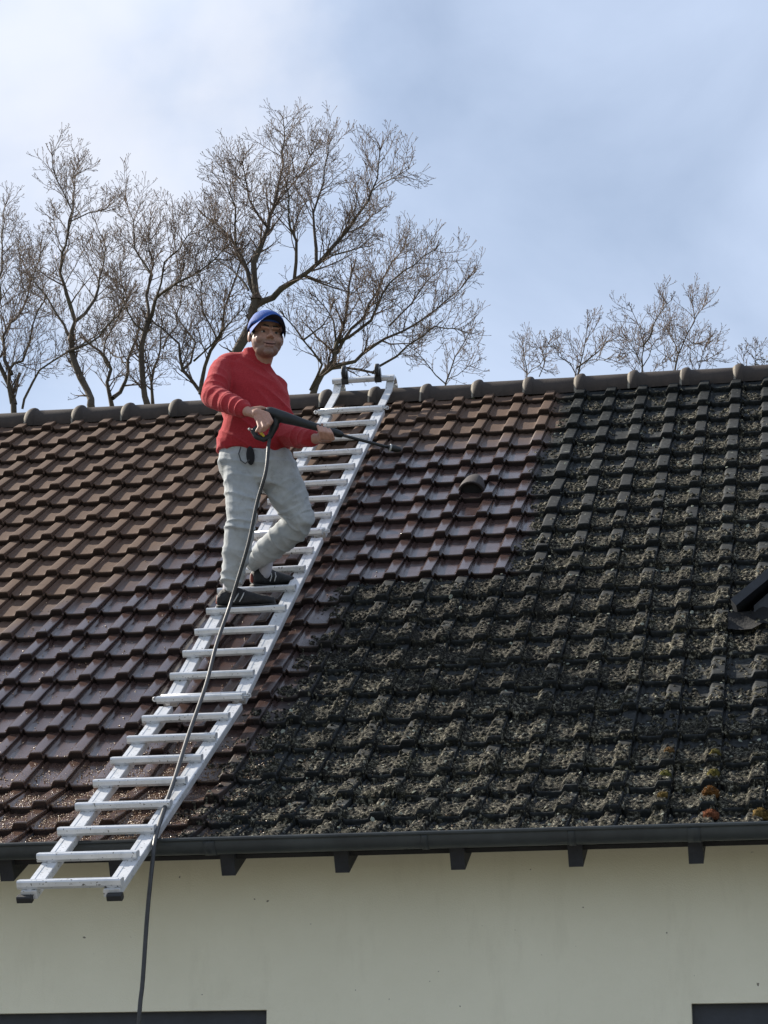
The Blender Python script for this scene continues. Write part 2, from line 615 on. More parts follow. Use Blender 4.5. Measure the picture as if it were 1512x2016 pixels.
# ---- plain surfaces: walls, back slope, under-roof boarding
def wall_material():
    t = NT('cream_render')
    n = t.noise(1.6, 6, 0.6)
    c = t.ramp(n, [(0.3, (0.74, 0.705, 0.55)), (0.7, (0.80, 0.765, 0.605))])
    sp = t.ramp(t.noise(26, 2, 0.5), [(0.755, 0.0), (0.775, 1.0)])
    c = t.mix(sp, c, (0.22, 0.20, 0.16))
    st = t.ramp(t.noise(5, 5, 0.7, stretch=(1, 1, 0.25)), [(0.55, 0.0), (0.8, 0.22)])
    c = t.mix(st, c, (0.42, 0.38, 0.27))
    t.set('Base Color', c); t.set('Roughness', 0.9); t.set('Specular IOR Level', 0.25)
    nb = t.bump(t.noise(170, 4, 0.7), 0.55, 0.004)
    t.set('Normal', nb)
    return t.m


M_WALL = wall_material()
YW = -5.12                       # front wall
YB = 5.6                         # back wall
XWL, XWR = XL + 0.25, XR_ - 0.25
WIN = [(0.55, 3.094), (5.03, 7.2)]
WZ0, WZ1 = 0.9, ZR - 4.725       # window sill and head
ZTOP = ZR - 3.86

wl_ = MB()
TH = 0.32
def wall_box(x0, x1, z0, z1):
    wl_.box(((x0 + x1) / 2, YW + TH / 2, (z0 + z1) / 2), (1, 0, 0), (0, 1, 0), (0, 0, 1), (x1 - x0) / 2, TH / 2, (z1 - z0) / 2)
xs = [XWL] + [a for w_ in WIN for a in w_] + [XWR]
wall_box(XWL, XWR, WZ1, ZTOP)
wall_box(XWL, XWR, 0, WZ0)
for i in range(0, len(xs), 2):
    wall_box(xs[i], xs[i + 1], WZ0, WZ1)
wl_.build('wall', M_WALL, house)
gb = MB()                        # gable walls and back wall
for x in (XWL, XWR):
    sx = 0.15 if x == XWL else -0.15
    pr = [(YW + TH, 0), (YB, 0), (YB, ZTOP - 0.35), (0.0, ZR - 0.22), (YW + TH, ZTOP)]
    n_ = len(pr)
    vs = [(x, a, b) for a, b in pr] + [(x + 2 * sx, a, b) for a, b in pr]
    gb.add(vs, [tuple(range(n_)), tuple(range(2 * n_ - 1, n_ - 1, -1))] + [(i, (i + 1) % n_, n_ + (i + 1) % n_, n_ + i) for i in range(n_)])
gb.box(((XWL + XWR) / 2, YB + 0.15, (ZTOP - 0.35) / 2), (1, 0, 0), (0, 1, 0), (0, 0, 1), (XWR - XWL) / 2, 0.148, (ZTOP - 0.35) / 2)
gb.build('gable_wall', M_WALL, house)

M_BACKTILE = mat('old_back_slope_tile', (0.05, 0.045, 0.04), 0.8, 0, 0.4, 20, 0.5, 40)
bk = MB()
for r in range(20):              # the far slope in stepped courses
    a0, a1 = r * 0.36, (r + 1) * 0.36
    d = np.array([0, 0.797156, -0.603774]); nb_ = np.array([0, 0.603774, 0.797156])
    p0 = O0 + d * a0 - nb_ * 0.06; p1 = O0 + d * a1 - nb_ * 0.035; p2 = O0 + d * a1 - nb_ * 0.08
    bk.add([p0 + [XL, 0, 0], p0 + [XR_, 0, 0], p1 + [XR_, 0, 0], p1 + [XL, 0, 0], p2 + [XR_, 0, 0], p2 + [XL, 0, 0]], [(0, 1, 2, 3), (3, 2, 4, 5)])
bk.build('back_roof_slope', M_BACKTILE, house)
M_BOARD = mat('dark_underlay_board', (0.022, 0.022, 0.024), 0.9, 0, 0.3, 6)
ub = MB()
for s0, s1 in ((0.05, SK), (SK, 22 * G - 0.02)):
    a = RP(XL + 0.02, s0, -0.085 if s0 < 1 else -0.085); b = RP(XL + 0.02, s1, -0.085)
    a2 = RP(XL + 0.02, s0, -0.105); b2 = RP(XL + 0.02, s1, -0.105)
    dx = np.array([XR_ - XL - 0.04, 0, 0])
    ub.add([a, b, b + dx, a + dx, a2, b2, b2 + dx, a2 + dx], [(0, 1, 2, 3), (7, 6, 5, 4), (0, 4, 5, 1), (3, 2, 6, 7), (1, 5, 6, 2), (0, 3, 7, 4)])
ub.build('roof_board', M_BOARD, house)

# ---- ridge tiles
t = NT('weathered_ridge_tile')
n = t.noise(14, 6, 0.65)
c = t.ramp(n, [(0.3, (0.040, 0.029, 0.025)), (0.6, (0.075, 0.056, 0.046)), (0.8, (0.14, 0.11, 0.088))])
g = t.ramp(t.noise(3.0, 3, 0.5), [(0.40, 0.0), (0.62, 0.65)])
c = t.mix(g, c, (0.042, 0.037, 0.033))
sp = t.ramp(t.noise(11, 2, 0.45), [(0.70, 0.0), (0.73, 1.0)])
c = t.mix(sp, c, (0.22, 0.25, 0.17))
t.set('Base Color', c); t.set('Roughness', 0.75); t.set('Specular IOR Level', 0.2)
t.set('Normal', t.bump(t.noise(90, 5, 0.7), 0.4, 0.004))
M_RIDGE = t.m
RL = 0.368


def ridge_mesh(seed):
    """half-round ridge tile with a rounded collar at its left end; local x from 0 to RL"""
    prof_x = [-0.014, -0.006, 0.004, 0.015, 0.028, 0.042, 0.054, 0.060, 0.066, 0.14, 0.24, RL - 0.006, RL + 0.02]
    prof_r = [0.112, 0.119, 0.126, 0.1315, 0.135, 0.1355, 0.132, 0.124, 0.1160, 0.115, 0.114, 0.113, 0.107]
    na = 22
    vs, fs = [], []
    for x, r in zip(prof_x, prof_r):
        for j in range(na + 1):
            a = math.radians(-14 + 208 * j / na)
            vs.append((x, r * math.cos(a) * 1.10, r * math.sin(a) * 1.02 - 0.016))
    for i in range(len(prof_x) - 1):
        for j in range(na):
            p = i * (na + 1) + j
            fs.append((p, p + 1, p + na + 2, p + na + 1))
    # closed left lip (the visible edge of the collar, painted pale as if sunlit)
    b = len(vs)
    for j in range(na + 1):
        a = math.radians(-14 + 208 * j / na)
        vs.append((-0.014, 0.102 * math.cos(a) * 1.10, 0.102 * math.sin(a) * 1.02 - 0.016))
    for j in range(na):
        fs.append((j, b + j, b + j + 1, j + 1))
    return vs, fs


RZ = ZR - 0.095
X0R = 0.345 - RL * 12
rv, rf = ridge_mesh(0)
rm = bpy.data.meshes.new('ridge_tile')
rm.from_pydata(rv, [], rf); rm.update()
bm = bmesh.new(); bm.from_mesh(rm); bmesh.ops.recalc_face_normals(bm, faces=bm.faces); bm.to_mesh(rm); bm.free()
rm.polygons.foreach_set('use_smooth', np.ones(len(rm.polygons), dtype=bool)); rm.materials.append(M_RIDGE)
M_LIP = mat('painted_sun_collar_lip', (0.20, 0.175, 0.145), 0.9, 0, 0, 30, spec=0.1, rgb2=(0.34, 0.31, 0.26))  # sunlight on the collar's left lip, painted as a paler colour
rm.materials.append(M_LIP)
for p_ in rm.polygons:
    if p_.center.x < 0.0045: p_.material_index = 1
rr = random.Random(3)
for i in range(42):
    x = X0R + i * RL
    if x < XL or x > XR_ - 0.2: continue
    o = bpy.data.objects.new('ridge_tile', rm)
    COL.objects.link(o)
    o.parent = roof
    base = Vector((x + rr.uniform(-.006, .006), 0.0, RZ + rr.uniform(-.004, .004)))
    o.location = base
    o.rotation_euler = (rr.uniform(-.02, .02), rr.uniform(-.008, .008), rr.uniform(-.01, .01))

# ---- vent tile (a small cowl standing in one pan)
M_VENTSHADE = mat('vent_mouth_shade', (0.010, 0.009, 0.009), 0.9, 0, 0.3, 200)
vt = MB()
vX, vS = 3.515, 2.02
na = 12
vs, fs = [], []
for k, (ds, r, lift) in enumerate(((-0.20, 0.030, -0.03), (-0.12, 0.060, -0.03), (-0.03, 0.075, -0.03), (0.045, 0.080, -0.03), (0.055, 0.080, -0.03), (0.055, 0.066, -0.03), (-0.03, 0.060, -0.03))):
    for j in range(na + 1):
        a = math.pi * j / na
        vs.append(RP(vX + r * 1.05 * math.cos(a), vS + ds, lift + r * 0.88 * math.sin(a)))
for k in range(6):
    for j in range(na):
        p = k * (na + 1) + j
        fs.append((p, p + 1, p + na + 2, p + na + 1))
vt.add(vs, fs)
bk_ = [RP(vX + 0.074 * math.cos(math.pi * j / 12), vS + 0.035, -0.034 + 0.064 * math.sin(math.pi * j / 12)) for j in range(13)] + [RP(vX - 0.074, vS + 0.035, -0.075), RP(vX + 0.074, vS + 0.035, -0.075)]
M_VENT = mat('vent_clay', (0.028, 0.020, 0.018), 0.8, 0, 0.3, 30, 0.2, 80)
vent = vt.build('roof_vent', M_VENT, roof, True)
MB().add(bk_, [tuple(range(15))]).build('mouth_shade', M_VENTSHADE, vent)  # black sheet painting the shade inside the cowl's open mouth

# ---- gutter, its joint sleeves and the rafter tails
M_ZINC = mat('aged_dark_zinc', (0.026, 0.030, 0.033), 0.50, 0.15, 0.35, 5, 0.08, 25, rgb2=(0.048, 0.056, 0.058))
GY, GZ, GR = -5.568, ZR - 4.012, 0.055
gp = []
for j in range(15):
    a = math.radians(180 + 180 * j / 14)
    gp.append((GY - (-GR) * math.cos(a) * -1, GZ + GR * 1.15 * math.sin(a)))
gprof = [(GY + GR * math.cos(math.radians(180 + 180 * j / 14)), GZ + GR * 1.06 * math.sin(math.radians(180 + 180 * j / 14))) for j in range(15)]
inner = [(GY + (GR - .004) * math.cos(math.radians(360 - 180 * j / 14)), GZ + (GR - .004) * 1.06 * math.sin(math.radians(360 - 180 * j / 14))) for j in range(15)]
ring = gprof + inner
gt = MB()
gx0, gx1 = XL - 0.05, XR_ + 0.05
gt.prism((gx0, 0, 0), (gx1, 0, 0), (0, 1, 0), (0, 0, 1), ring)
gt.tube([(x, GY - GR - 0.004, GZ + 0.004) for x in np.linspace(gx0, gx1, 60)], 0.0095, 8)       # rolled front bead
gutter = gt.build('gutter', M_ZINC, house, True)
bm = bmesh.new(); bm.from_mesh(gutter.data)
for e in bm.edges:
    if len(e.link_faces) == 2 and e.calc_face_angle(0) > math.radians(40): e.smooth = False
bm.to_mesh(gutter.data); bm.free()
sl_prof = [(GY + (GR + .0035) * math.cos(math.radians(180 + 180 * j / 14)), GZ + (GR + .0035) * 1.06 * math.sin(math.radians(180 + 180 * j / 14))) for j in range(15)]
sl_in = [(GY + (GR + .0008) * math.cos(math.radians(360 - 180 * j / 14)), GZ + (GR + .0008) * 1.06 * math.sin(math.radians(360 - 180 * j / 14))) for j in range(15)]
for x in (1.90, 2.94, 3.92, 4.57, 5.10, 6.2):
    wd = 0.055 if x < 3 or x > 5 else 0.03
    MB().prism((x - wd / 2, 0, 0), (x + wd / 2, 0, 0), (0, 1, 0), (0, 0, 1), sl_prof + sl_in).build('gutter_bracket', M_ZINC, gutter, True)

M_RAFTER = mat('dark_stained_rafter', (0.018, 0.020, 0.026), 0.7, 0, 0.4, 12, 0.3, 50)
RAFT_X = [2.992 + 0.526 * i for i in range(-11, 15)]
for x in RAFT_X:
    if x < XWL or x > XWR: continue
    x += 0.0
    rb = MB()
    top_f = np.array([0, -5.505, ZR - 4.055]); top_b = np.array([0, YW + 0.05, ZR - 4.055 + (YW + 0.05 + 5.505) * math.tan(KA)])
    bot_f = np.array([0, -5.455, ZR - 4.152]); bot_b = np.array([0, YW + 0.05, ZR - 4.152 + (YW + 0.05 + 5.455) * math.tan(KA)])
    hw = 0.032
    q = [top_f, top_b, bot_b, bot_f]
    rb.add([p + [x - hw, 0, 0] for p in q] + [p + [x + hw, 0, 0] for p in q], [(0, 1, 2, 3), (7, 6, 5, 4), (0, 4, 5, 1), (1, 5, 6, 2), (2, 6, 7, 3), (3, 7, 4, 0)])
    rb.build('rafter_tail', M_RAFTER, house)

# ---- windows: a dark frame set back under the lintel
M_FRAME = mat('anthracite_frame', (0.020, 0.023, 0.030), 0.55, 0, 0.2, 9, 0.15, 60)
t = NT('window_pane'); t.set('Base Color', (0.012, 0.014, 0.018, 1)); t.set('Roughness', 0.05); t.set('Specular IOR Level', 0.6)
M_PANE = t.m
for x0, x1 in WIN:
    f = MB()
    yf = YW + 0.045
    cz = (WZ0 + WZ1) / 2
    f.box(((x0 + x1) / 2, yf + 0.03, WZ1 - 0.11), (1, 0, 0), (0, 1, 0), (0, 0, 1), (x1 - x0) / 2, 0.03, 0.11)         # roller-shutter box
    for x in (x0 + 0.04, x1 - 0.04, (x0 + x1) / 2):
        f.box((x, yf + 0.035, (WZ0 + WZ1 - 0.22) / 2), (1, 0, 0), (0, 1, 0), (0, 0, 1), 0.04, 0.028, (WZ1 - 0.22 - WZ0) / 2)
    f.box(((x0 + x1) / 2, yf + 0.04, WZ0 + 0.04), (1, 0, 0), (0, 1, 0), (0, 0, 1), (x1 - x0) / 2, 0.025, 0.04)
    wobj = f.build('window', M_FRAME, house)
    MB().box(((x0 + x1) / 2, yf + 0.05, cz - 0.1), (1, 0, 0), (0, 1, 0), (0, 0, 1), (x1 - x0) / 2 - 0.01, 0.006, (WZ1 - WZ0) / 2 - 0.12).build('pane', M_PANE, wobj)
    MB().box(((x0 + x1) / 2, YW - 0.03, WZ0 - 0.025), (1, 0, 0), (0, 1, 0), (0, 0, 1), (x1 - x0) / 2 + 0.05, 0.09, 0.024).build('sill', M_WALL, wobj)

# ---- small gabled dormer that only shows its left rake at the frame's edge
M_SLATE = mat('dark_slate_cladding', (0.020, 0.023, 0.030), 0.5, 0, 0.35, 18, 0.2, 40)
M_LEAD = mat('weathered_lead', (0.010, 0.010, 0.011), 0.85, 0.0, 0.4, 22, 0.4, 60)
YD = -3.50                      # dormer front
e0 = at(1449, 1192, YD)         # foot of the left rake
sl_d = 0.78
hwD = 0.62
apex = e0 + np.array([hwD, 0, hwD * sl_d])
dw = MB()
depth = 2.3
uz = np.array([0, 0, 1.0]); uy = np.array([0, 1.0, 0])
for sgn in (-1, 1):
    foot = apex + np.array([sgn * hwD, 0, -hwD * sl_d])
    q = [foot, apex, apex + uy * depth, foot + uy * depth]
    up_ = np.array([sgn * sl_d, 0, 1.0]); up_ /= np.linalg.norm(up_)
    dw.add([p for p in q] + [p + up_ * 0.045 for p in q], [(0, 1, 2, 3), (7, 6, 5, 4), (0, 4, 5, 1), (1, 5, 6, 2), (2, 6, 7, 3), (3, 7, 4, 0)])
dormer = dw.build('dormer', M_SLATE, house)
df = MB()                       # front and cheeks
bx = hwD - 0.09
fz = e0[2] - 0.03
yb = YD + 0.10
fr = [(apex[0] - bx, fz + 0.05), (apex[0] - bx, fz - 0.33), (apex[0] + bx, fz - 0.33), (apex[0] + bx, fz + 0.05), (apex[0], apex[2] - 0.03)]
n_ = 5
df.add([(a, yb, b) for a, b in fr] + [(a, yb + 1.9, b) for a, b in fr], [tuple(range(n_)), tuple(range(2 * n_ - 1, n_ - 1, -1))] + [(i, (i + 1) % n_, n_ + (i + 1) % n_, n_ + i) for i in range(n_)])
df.build('cheek', M_SLATE, dormer)
M_SILLD = mat('reddish_dormer_board', (0.085, 0.050, 0.040), 0.75, 0, 0.4, 25, 0.3, 60)
MB().box((apex[0], yb - 0.012, fz - 0.12), (1, 0, 0), (0, 1, 0), (0, 0, 1), bx, 0.012, 0.05).build('board', M_SILLD, dormer)
ap = MB()                       # lead apron lapping onto the tiles
nx = 24
xsA = np.linspace(e0[0] - 0.05, apex[0] + hwD + 0.16, nx)
top_s, low_s = 4.24, 4.37
vs = []
for x in xsA:
    u = (x / W) % 1.0
    rib = np.interp(u, PU, PH)
    for k, s in enumerate(np.linspace(top_s, low_s, 6)):
        lift = 0.006 + rib * 0.8 - 0.028 + 0.04 * (1 - k / 5) ** 2
        vs.append(RP(x, s + 0.015 * math.sin(x * 23) * (k / 5), lift))
ap.add(vs, [(i * 6 + k, i * 6 + k + 1, (i + 1) * 6 + k + 1, (i + 1) * 6 + k) for i in range(nx - 1) for k in range(5)])
ap.build('apron', M_LEAD, dormer, True)

# ------------------------------------------------------------------ ground
t = NT('gravel_and_lawn')
n = t.noise(0.35, 6, 0.6)
gcol = t.ramp(t.noise(40, 5, 0.7), [(0.3, (0.12, 0.115, 0.10)), (0.7, (0.20, 0.19, 0.165))])
lcol = t.ramp(t.noise(8, 6, 0.7), [(0.3, (0.04, 0.06, 0.02)), (0.7, (0.09, 0.11, 0.04))])
sx_ = t.t.nodes.new('ShaderNodeSeparateXYZ'); t.link(t.tc.outputs['Object'], sx_.inputs[0])
near = t.ramp(t.math('ADD', t.math('MULTIPLY', t.math('ABSOLUTE', t.math('ADD', sx_.outputs['Y'], 12.0)), 0.035), t.math('MULTIPLY', n, 0.1)), [(0.42, 0.0), (0.46, 1.0)])
t.set('Base Color', t.mix(near, gcol, lcol)); t.set('Roughness', 0.95)
t.set('Normal', t.bump(t.noise(60, 4), 0.5, 0.02))
gn = 40
gv = [(-600 + 1200 * i / gn, -600 + 1200 * j / gn, 0) for i in range(gn + 1) for j in range(gn + 1)]
gf = [(i * (gn + 1) + j, (i + 1) * (gn + 1) + j, (i + 1) * (gn + 1) + j + 1, i * (gn + 1) + j + 1) for i in range(gn) for j in range(gn)]
tag(mesh_obj('ground', gv, gf, t.m), kind='structure')
# ------------------------------------------------------------------ moss: a height sheet of cushions over the uncleaned tiles
def cushions(X, s, cell, seed, cover, rmin, rmax, hmax):
    """domes scattered on a jittered grid; each stands only where the cover allows it"""
    rg = np.random.default_rng(seed)
    N = 512
    jx, jy, rr_, cc, hh = (rg.random((N, N)) for _ in range(5))
    gx, gy = X / cell, s / cell
    ix, iy = np.floor(gx).astype(int), np.floor(gy).astype(int)
    best = np.zeros_like(X)
    for dx in (-1, 0, 1):
        for dy in (-1, 0, 1):
            a, b = (ix + dx) % N, (iy + dy) % N
            cx, cy = ix + dx + jx[a, b], iy + dy + jy[a, b]
            r = rmin + (rmax - rmin) * rr_[a, b]
            d = np.hypot((gx - cx) * cell / (r * 1.15), (gy - cy) * cell / r)
            cov = cover(cx * cell, cy * cell)
            hgt = hmax * (0.55 + 0.45 * hh[a, b]) * np.sqrt(np.clip(1 - d * d, 0, 1)) * (cc[a, b] < cov)
            best = np.maximum(best, hgt)
    return best


def tile_h(X, s):
    r = np.floor(s / G)
    v = s / G - r
    u = (X / W) - np.floor(X / W)
    return np.interp(u, PU, PH) * rib_rise(v) + STEP * v - 0.063, u, v


def moss_cover(X, s):
    r = s / G
    u = (X / W) - np.floor(X / W)
    v = r - np.floor(r)
    d = dirt_field(X, s)
    base = 0.10 + 0.80 * sstep(2.0, 11.5, r) + 0.75 * (fbm(X * 1.6, s * 1.6, 71) - 0.5) + 0.9 * (fbm(X * 5.5, s * 5.5, 73, 2) - 0.5)
    base = base + 0.12 * sstep(4.2, 5.4, X) * (1 - sstep(10, 13, r))
    # bare grey patch around the flashing and below the dormer
    bare = np.exp(-(((X - 5.2) / 0.55) ** 2 + ((s - 5.1) / 0.55) ** 2))
    base = base - 0.9 * bare
    pan = sstep(0.15, 0.7, v)
    ribm = ((u > 0.66) & (u < 0.99)).astype(float)
    gap = ((u < 0.05) | (u > 0.985)).astype(float)
    early = 1 - sstep(9, 13, r)
    base = base * (0.12 + 1.0 * pan) - ribm * (0.02 + 0.70 * early) - gap * 0.5
    wash = sstep(2.7, 3.35, X) * 0.65 + 0.35                     # thinner beside the ladder
    base = base * np.where(r > 11, wash, 1.0)
    base = base * np.where((r > 11) & (r < 13.5) & (X < 3.8), 0.66, 1.0)
    base = base * np.where(r < 11, 0.35 + 0.65 * sstep(18.2 * W, 20.0 * W, X), 1.0)
    return base * d


def build_moss(x0, x1, s0, s1, step):
    nx, ns = int((x1 - x0) / step), int((s1 - s0) / step)
    X, s = np.meshgrid(np.linspace(x0, x1, nx), np.linspace(s0, s1, ns), indexing='ij')
    th, u, v = tile_h(X, s)
    big = cushions(X, s, 0.025, 1, lambda a, b: moss_cover(a, b) * 0.8, 0.009, 0.017, 0.018)
    mid = cushions(X, s, 0.013, 2, lambda a, b: moss_cover(a, b) * 0.95 - 0.02, 0.0045, 0.0095, 0.011)
    mat_ = np.clip((fbm(X * 22, s * 22, 81) - 0.62 + 0.40 * moss_cover(X, s)) * 0.02, 0, 0.005)
    T = np.maximum(np.maximum(big, mid), mat_) * (dirt_field(X, s) > 0.06)
    micro = (fbm(X * 150, s * 150, 91, 3) - 0.5) * 0.010
    keep = T > 0.0012
    T = np.where(keep, T + micro, -0.006)
    T = np.where(T < 0.0005, -0.006, T)
    T = np.where((s / G < 1.0), np.minimum(T, 0.003), T)
    # the moss bridges the tile steps a little: widen the foot of each step
    # ragged front edge: the cushions stop at the lip so the tile's end face stays bare
    edge_w = 0.965 - 0.05 * fbm(X * 30, s * 9, 95, 3)
    T = np.where(v > edge_w + 0.035, -0.006, np.where(v > edge_w, np.minimum(T, 0.004 + 0.016 * (edge_w + 0.035 - v) / 0.035), T))
    h = th + T
    P = RP(X, s, h).reshape(-1, 3)
    idx = np.arange(nx * ns).reshape(nx, ns)
    kq = (T[:-1, :-1] > 0) | (T[1:, :-1] > 0) | (T[1:, 1:] > 0) | (T[:-1, 1:] > 0)
    F = np.stack([idx[:-1, :-1], idx[:-1, 1:], idx[1:, 1:], idx[1:, :-1]], -1)[kq]
    used = np.unique(F)
    remap = np.full(nx * ns, -1, np.int64); remap[used] = np.arange(len(used))
    F = remap[F]
    wet_shade = sstep(10.8, 11.6, s / G) * (1 - sstep(14.5, 17.5, s / G + (fbm(X * 3, s * 3, 97) - .5) * 4)) * (1 - sstep(4.2, 5.1, X))  # sprayed wet moss, plus some of the man's cast shadow painted dark
    return P[used], F, wet_shade.reshape(-1)[used], np.clip(T.reshape(-1)[used] / 0.02, 0, 1)


t = NT('roof_moss')
n = t.noise(7, 6, 0.7); n2 = t.noise(48, 7, 0.78); n3 = t.noise(190, 3, 0.7)
c = t.ramp(n2, [(0.38, (0.006, 0.006, 0.005)), (0.49, (0.014, 0.013, 0.011)), (0.54, (0.085, 0.077, 0.055)), (0.63, (0.42, 0.39, 0.30))])
yg = t.ramp(n, [(0.50, 0.0), (0.74, 0.5)])
c = t.mix(yg, c, t.ramp(n3, [(0.35, (0.022, 0.022, 0.009)), (0.65, (0.10, 0.092, 0.036))]))
c = t.mix(t.ramp(t.noise(3.0, 4, 0.6), [(0.46, 0.0), (0.68, 0.6)]), c, (0.022, 0.021, 0.016))
c = t.mix(t.math('MULTIPLY', t.attr('wet_shade'), 0.45), c, (0.012, 0.011, 0.010))
t.set('Base Color', c); t.set('Roughness', 0.8); t.set('Specular IOR Level', 0.12)
t.set('Normal', t.bump(n3, 0.9, 0.012))
M_MOSS = t.m
mv, mf, mwet_shade, mth = build_moss(2.6, 6.6, 0.28, 22 * G - 0.005, 0.0055)
moss = mesh_obj('moss', mv, mf, M_MOSS, None, True, {'wet_shade': mwet_shade})
tag(moss, 'olive grey moss and lichen cushions crusting the uncleaned tiles right of the ladder', 'moss', kind='stuff')

# ---- bigger coloured tufts near the eave, each a thing
def tuft(px, py, r, rgb, rgb2, label):
    d = CM @ np.array([(px - 756) / FPX, (py - 1008) / FPX, 1.0])
    best = None
    for k in np.linspace(9, 16, 1400):
        p = CAM + d * k
        _, s_ = inv_roof(p[None])
        q = RP(p[0], s_[0], 0.0)
        gap = abs((p - q) @ KN)
        if best is None or gap < best[0]: best = (gap, p[0], s_[0])
    X, s = best[1], best[2]
    h0 = tile_h(np.array([X]), np.array([s]))[0][0]
    mb = MB()
    rg = random.Random(int(px))
    c = RP(X, s, h0)
    mb.ell(c + KN * r * 0.25, r * 1.15, r, r * 0.85, nu=20, nv=14)
    vs = []
    for p in mb.v:
        q = Vector(p)
        d_ = (q - Vector(c)).normalized()
        k = 0.92 + 0.45 * mnoise.noise(q * 40) + 0.32 * mnoise.noise(q * 110)
        vs.append(Vector(c) + (q - Vector(c)) * k)
    mb.v = [tuple(v_) for v_ in vs]
    # short spiky fronds
    for i in range(260):
        a, b = rg.uniform(0, 2 * math.pi), math.acos(rg.uniform(-0.1, 1))
        d_ = np.array([math.sin(b) * math.cos(a), math.sin(b) * math.sin(a), math.cos(b)])
        p = np.array(c) + KN * r * 0.25 + d_ * r * 0.95
        sd_ = np.cross(d_, [0.2, 0.5, 0.8]); sd_ /= np.linalg.norm(sd_)
        w_ = r * 0.07
        tip = p + d_ * r * rg.uniform(0.12, 0.35)
        up_ = np.cross(sd_, d_)
        mb.add([p - sd_ * w_, p + sd_ * w_, p + up_ * w_, tip], [(0, 1, 3), (1, 2, 3), (2, 0, 3)])
    m = mat('moss_tuft_colour', tuple(q_ * .55 for q_ in rgb), 0.95, 0, 0, 60, 0.8, 120, spec=0.1, rgb2=tuple(q_ * .75 for q_ in rgb2))
    o = mb.build('moss_tuft', m, None, True)
    tag(o, label, 'moss tuft', 'coloured moss tufts near the gutter')


tuft(1398, 1560, 0.034, (0.10, 0.045, 0.012), (0.22, 0.10, 0.03), 'large rusty orange moss ball on a rib, second row above the gutter')
tuft(1399, 1602, 0.030, (0.13, 0.045, 0.022), (0.26, 0.10, 0.05), 'small reddish moss ball in the row just above the gutter')
tuft(1498, 1602, 0.032, (0.13, 0.08, 0.025), (0.24, 0.16, 0.05), 'ochre moss tuft at the right edge just above the gutter')
tuft(1405, 1526, 0.027, (0.10, 0.085, 0.02), (0.20, 0.17, 0.05), 'yellow green moss tuft directly above the orange moss ball')
tuft(1304, 1566, 0.024, (0.11, 0.075, 0.02), (0.22, 0.15, 0.05), 'golden moss tuft on a rib left of the orange moss ball')
tuft(1310, 1524, 0.024, (0.09, 0.085, 0.02), (0.19, 0.18, 0.05), 'lime yellow moss tuft on the rib above the golden tuft')
tuft(1408, 1484, 0.022, (0.10, 0.08, 0.02), (0.18, 0.15, 0.05), 'small mustard moss tuft on a bare grey tile below the dormer')
tuft(1318, 1478, 0.022, (0.11, 0.06, 0.02), (0.20, 0.12, 0.05), 'brown moss tuft on a rib under a pale lichen spot')

# ---- loose grit washed down onto the lower rows
def scatter_grit():
    rg = np.random.default_rng(21)
    V, F, k = [], [], 0
    oc = np.array([[1, 0, 0], [-1, 0, 0], [0, 1, 0], [0, -1, 0], [0, 0, 1], [0, 0, -1]], float)
    of = np.array([[0, 2, 4], [2, 1, 4], [1, 3, 4], [3, 0, 4], [2, 0, 5], [1, 2, 5], [3, 1, 5], [0, 3, 5]])
    n = 0
    tries = 0
    while n < 8500 and tries < 90000:
        tries += 1
        X, s = rg.uniform(0.2, 4.2), rg.uniform(9 * G, 22 * G - 0.02)
        r = s / G
        p = 0.05 * sstep(9, 15, r) + 0.95 * sstep(17.2, 20.2, r + (X - 2.0) * 0.8)
        p *= 1 - 0.85 * sstep(2.7, 3.5, X)
        v = r - math.floor(r)
        u = X / W - math.floor(X / W)
        if u < 0.1 or v < 0.12: continue
        if u > 0.62: p *= 0.35
        if rg.random() > p * (0.45 + 0.75 * v): continue
        h = tile_h(np.array([X]), np.array([s]))[0][0]
        sz = 0.0020 + 0.0036 * rg.random() ** 2
        a = rg.normal(0, 1, (3, 3)); q, _ = np.linalg.qr(a)
        V.append(RP(X, s, h + sz * 0.5) + (oc * sz * rg.uniform(0.6, 1.4, 3)) @ q.T)
        F.append(of + k); k += 6; n += 1
    return np.concatenate(V), np.concatenate(F)


gv_, gf_ = scatter_grit()
M_GRIT = mat('washed_off_grit', (0.10, 0.055, 0.03), 0.35, 0, 0, 90, rgb2=(0.34, 0.22, 0.12))
tag(mesh_obj('grit', gv_, gf_, M_GRIT), 'brown grit and moss crumbs washed down onto the lowest tile rows', 'grit', kind='stuff')


# ---- pale flakes of lichen lying loose on the uncleaned tiles
fr_ = np.random.default_rng(404)
FV, FF, fk = [], [], 0
while fk < 420 * 7:
    X, s = fr_.uniform(2.8, 6.4), fr_.uniform(1.0, 22 * G - 0.03)
    if dirt_field(np.array([X]), np.array([s]))[0] < 0.5: continue
    h = tile_h(np.array([X]), np.array([s]))[0][0] + 0.012
    rad = fr_.uniform(0.004, 0.012)
    c = RP(X, s, h)
    tilt = fr_.normal(0, .35, 2)
    e1 = np.array([1, 0, tilt[0]]); e2 = SL + NN * tilt[1]
    ring_ = [c + (e1 * math.cos(a) + e2 * math.sin(a)) * rad * fr_.uniform(.7, 1.2) for a in np.linspace(0, 2 * math.pi, 7)[:-1]]
    FV += ring_ + [c + NN * rad * .45]
    FF += [(fk + j, fk + (j + 1) % 6, fk + 6) for j in range(6)]
    fk += 7
M_FLAKE = mat('pale_lichen', (0.13, 0.14, 0.11), 0.95, 0, 0, 60, spec=0.1, rgb2=(0.30, 0.31, 0.25))
tag(mesh_obj('lichen_flakes', np.array(FV), np.array(FF), M_FLAKE), 'pale grey green lichen flakes scattered over the mossy tiles', 'lichen', kind='stuff')
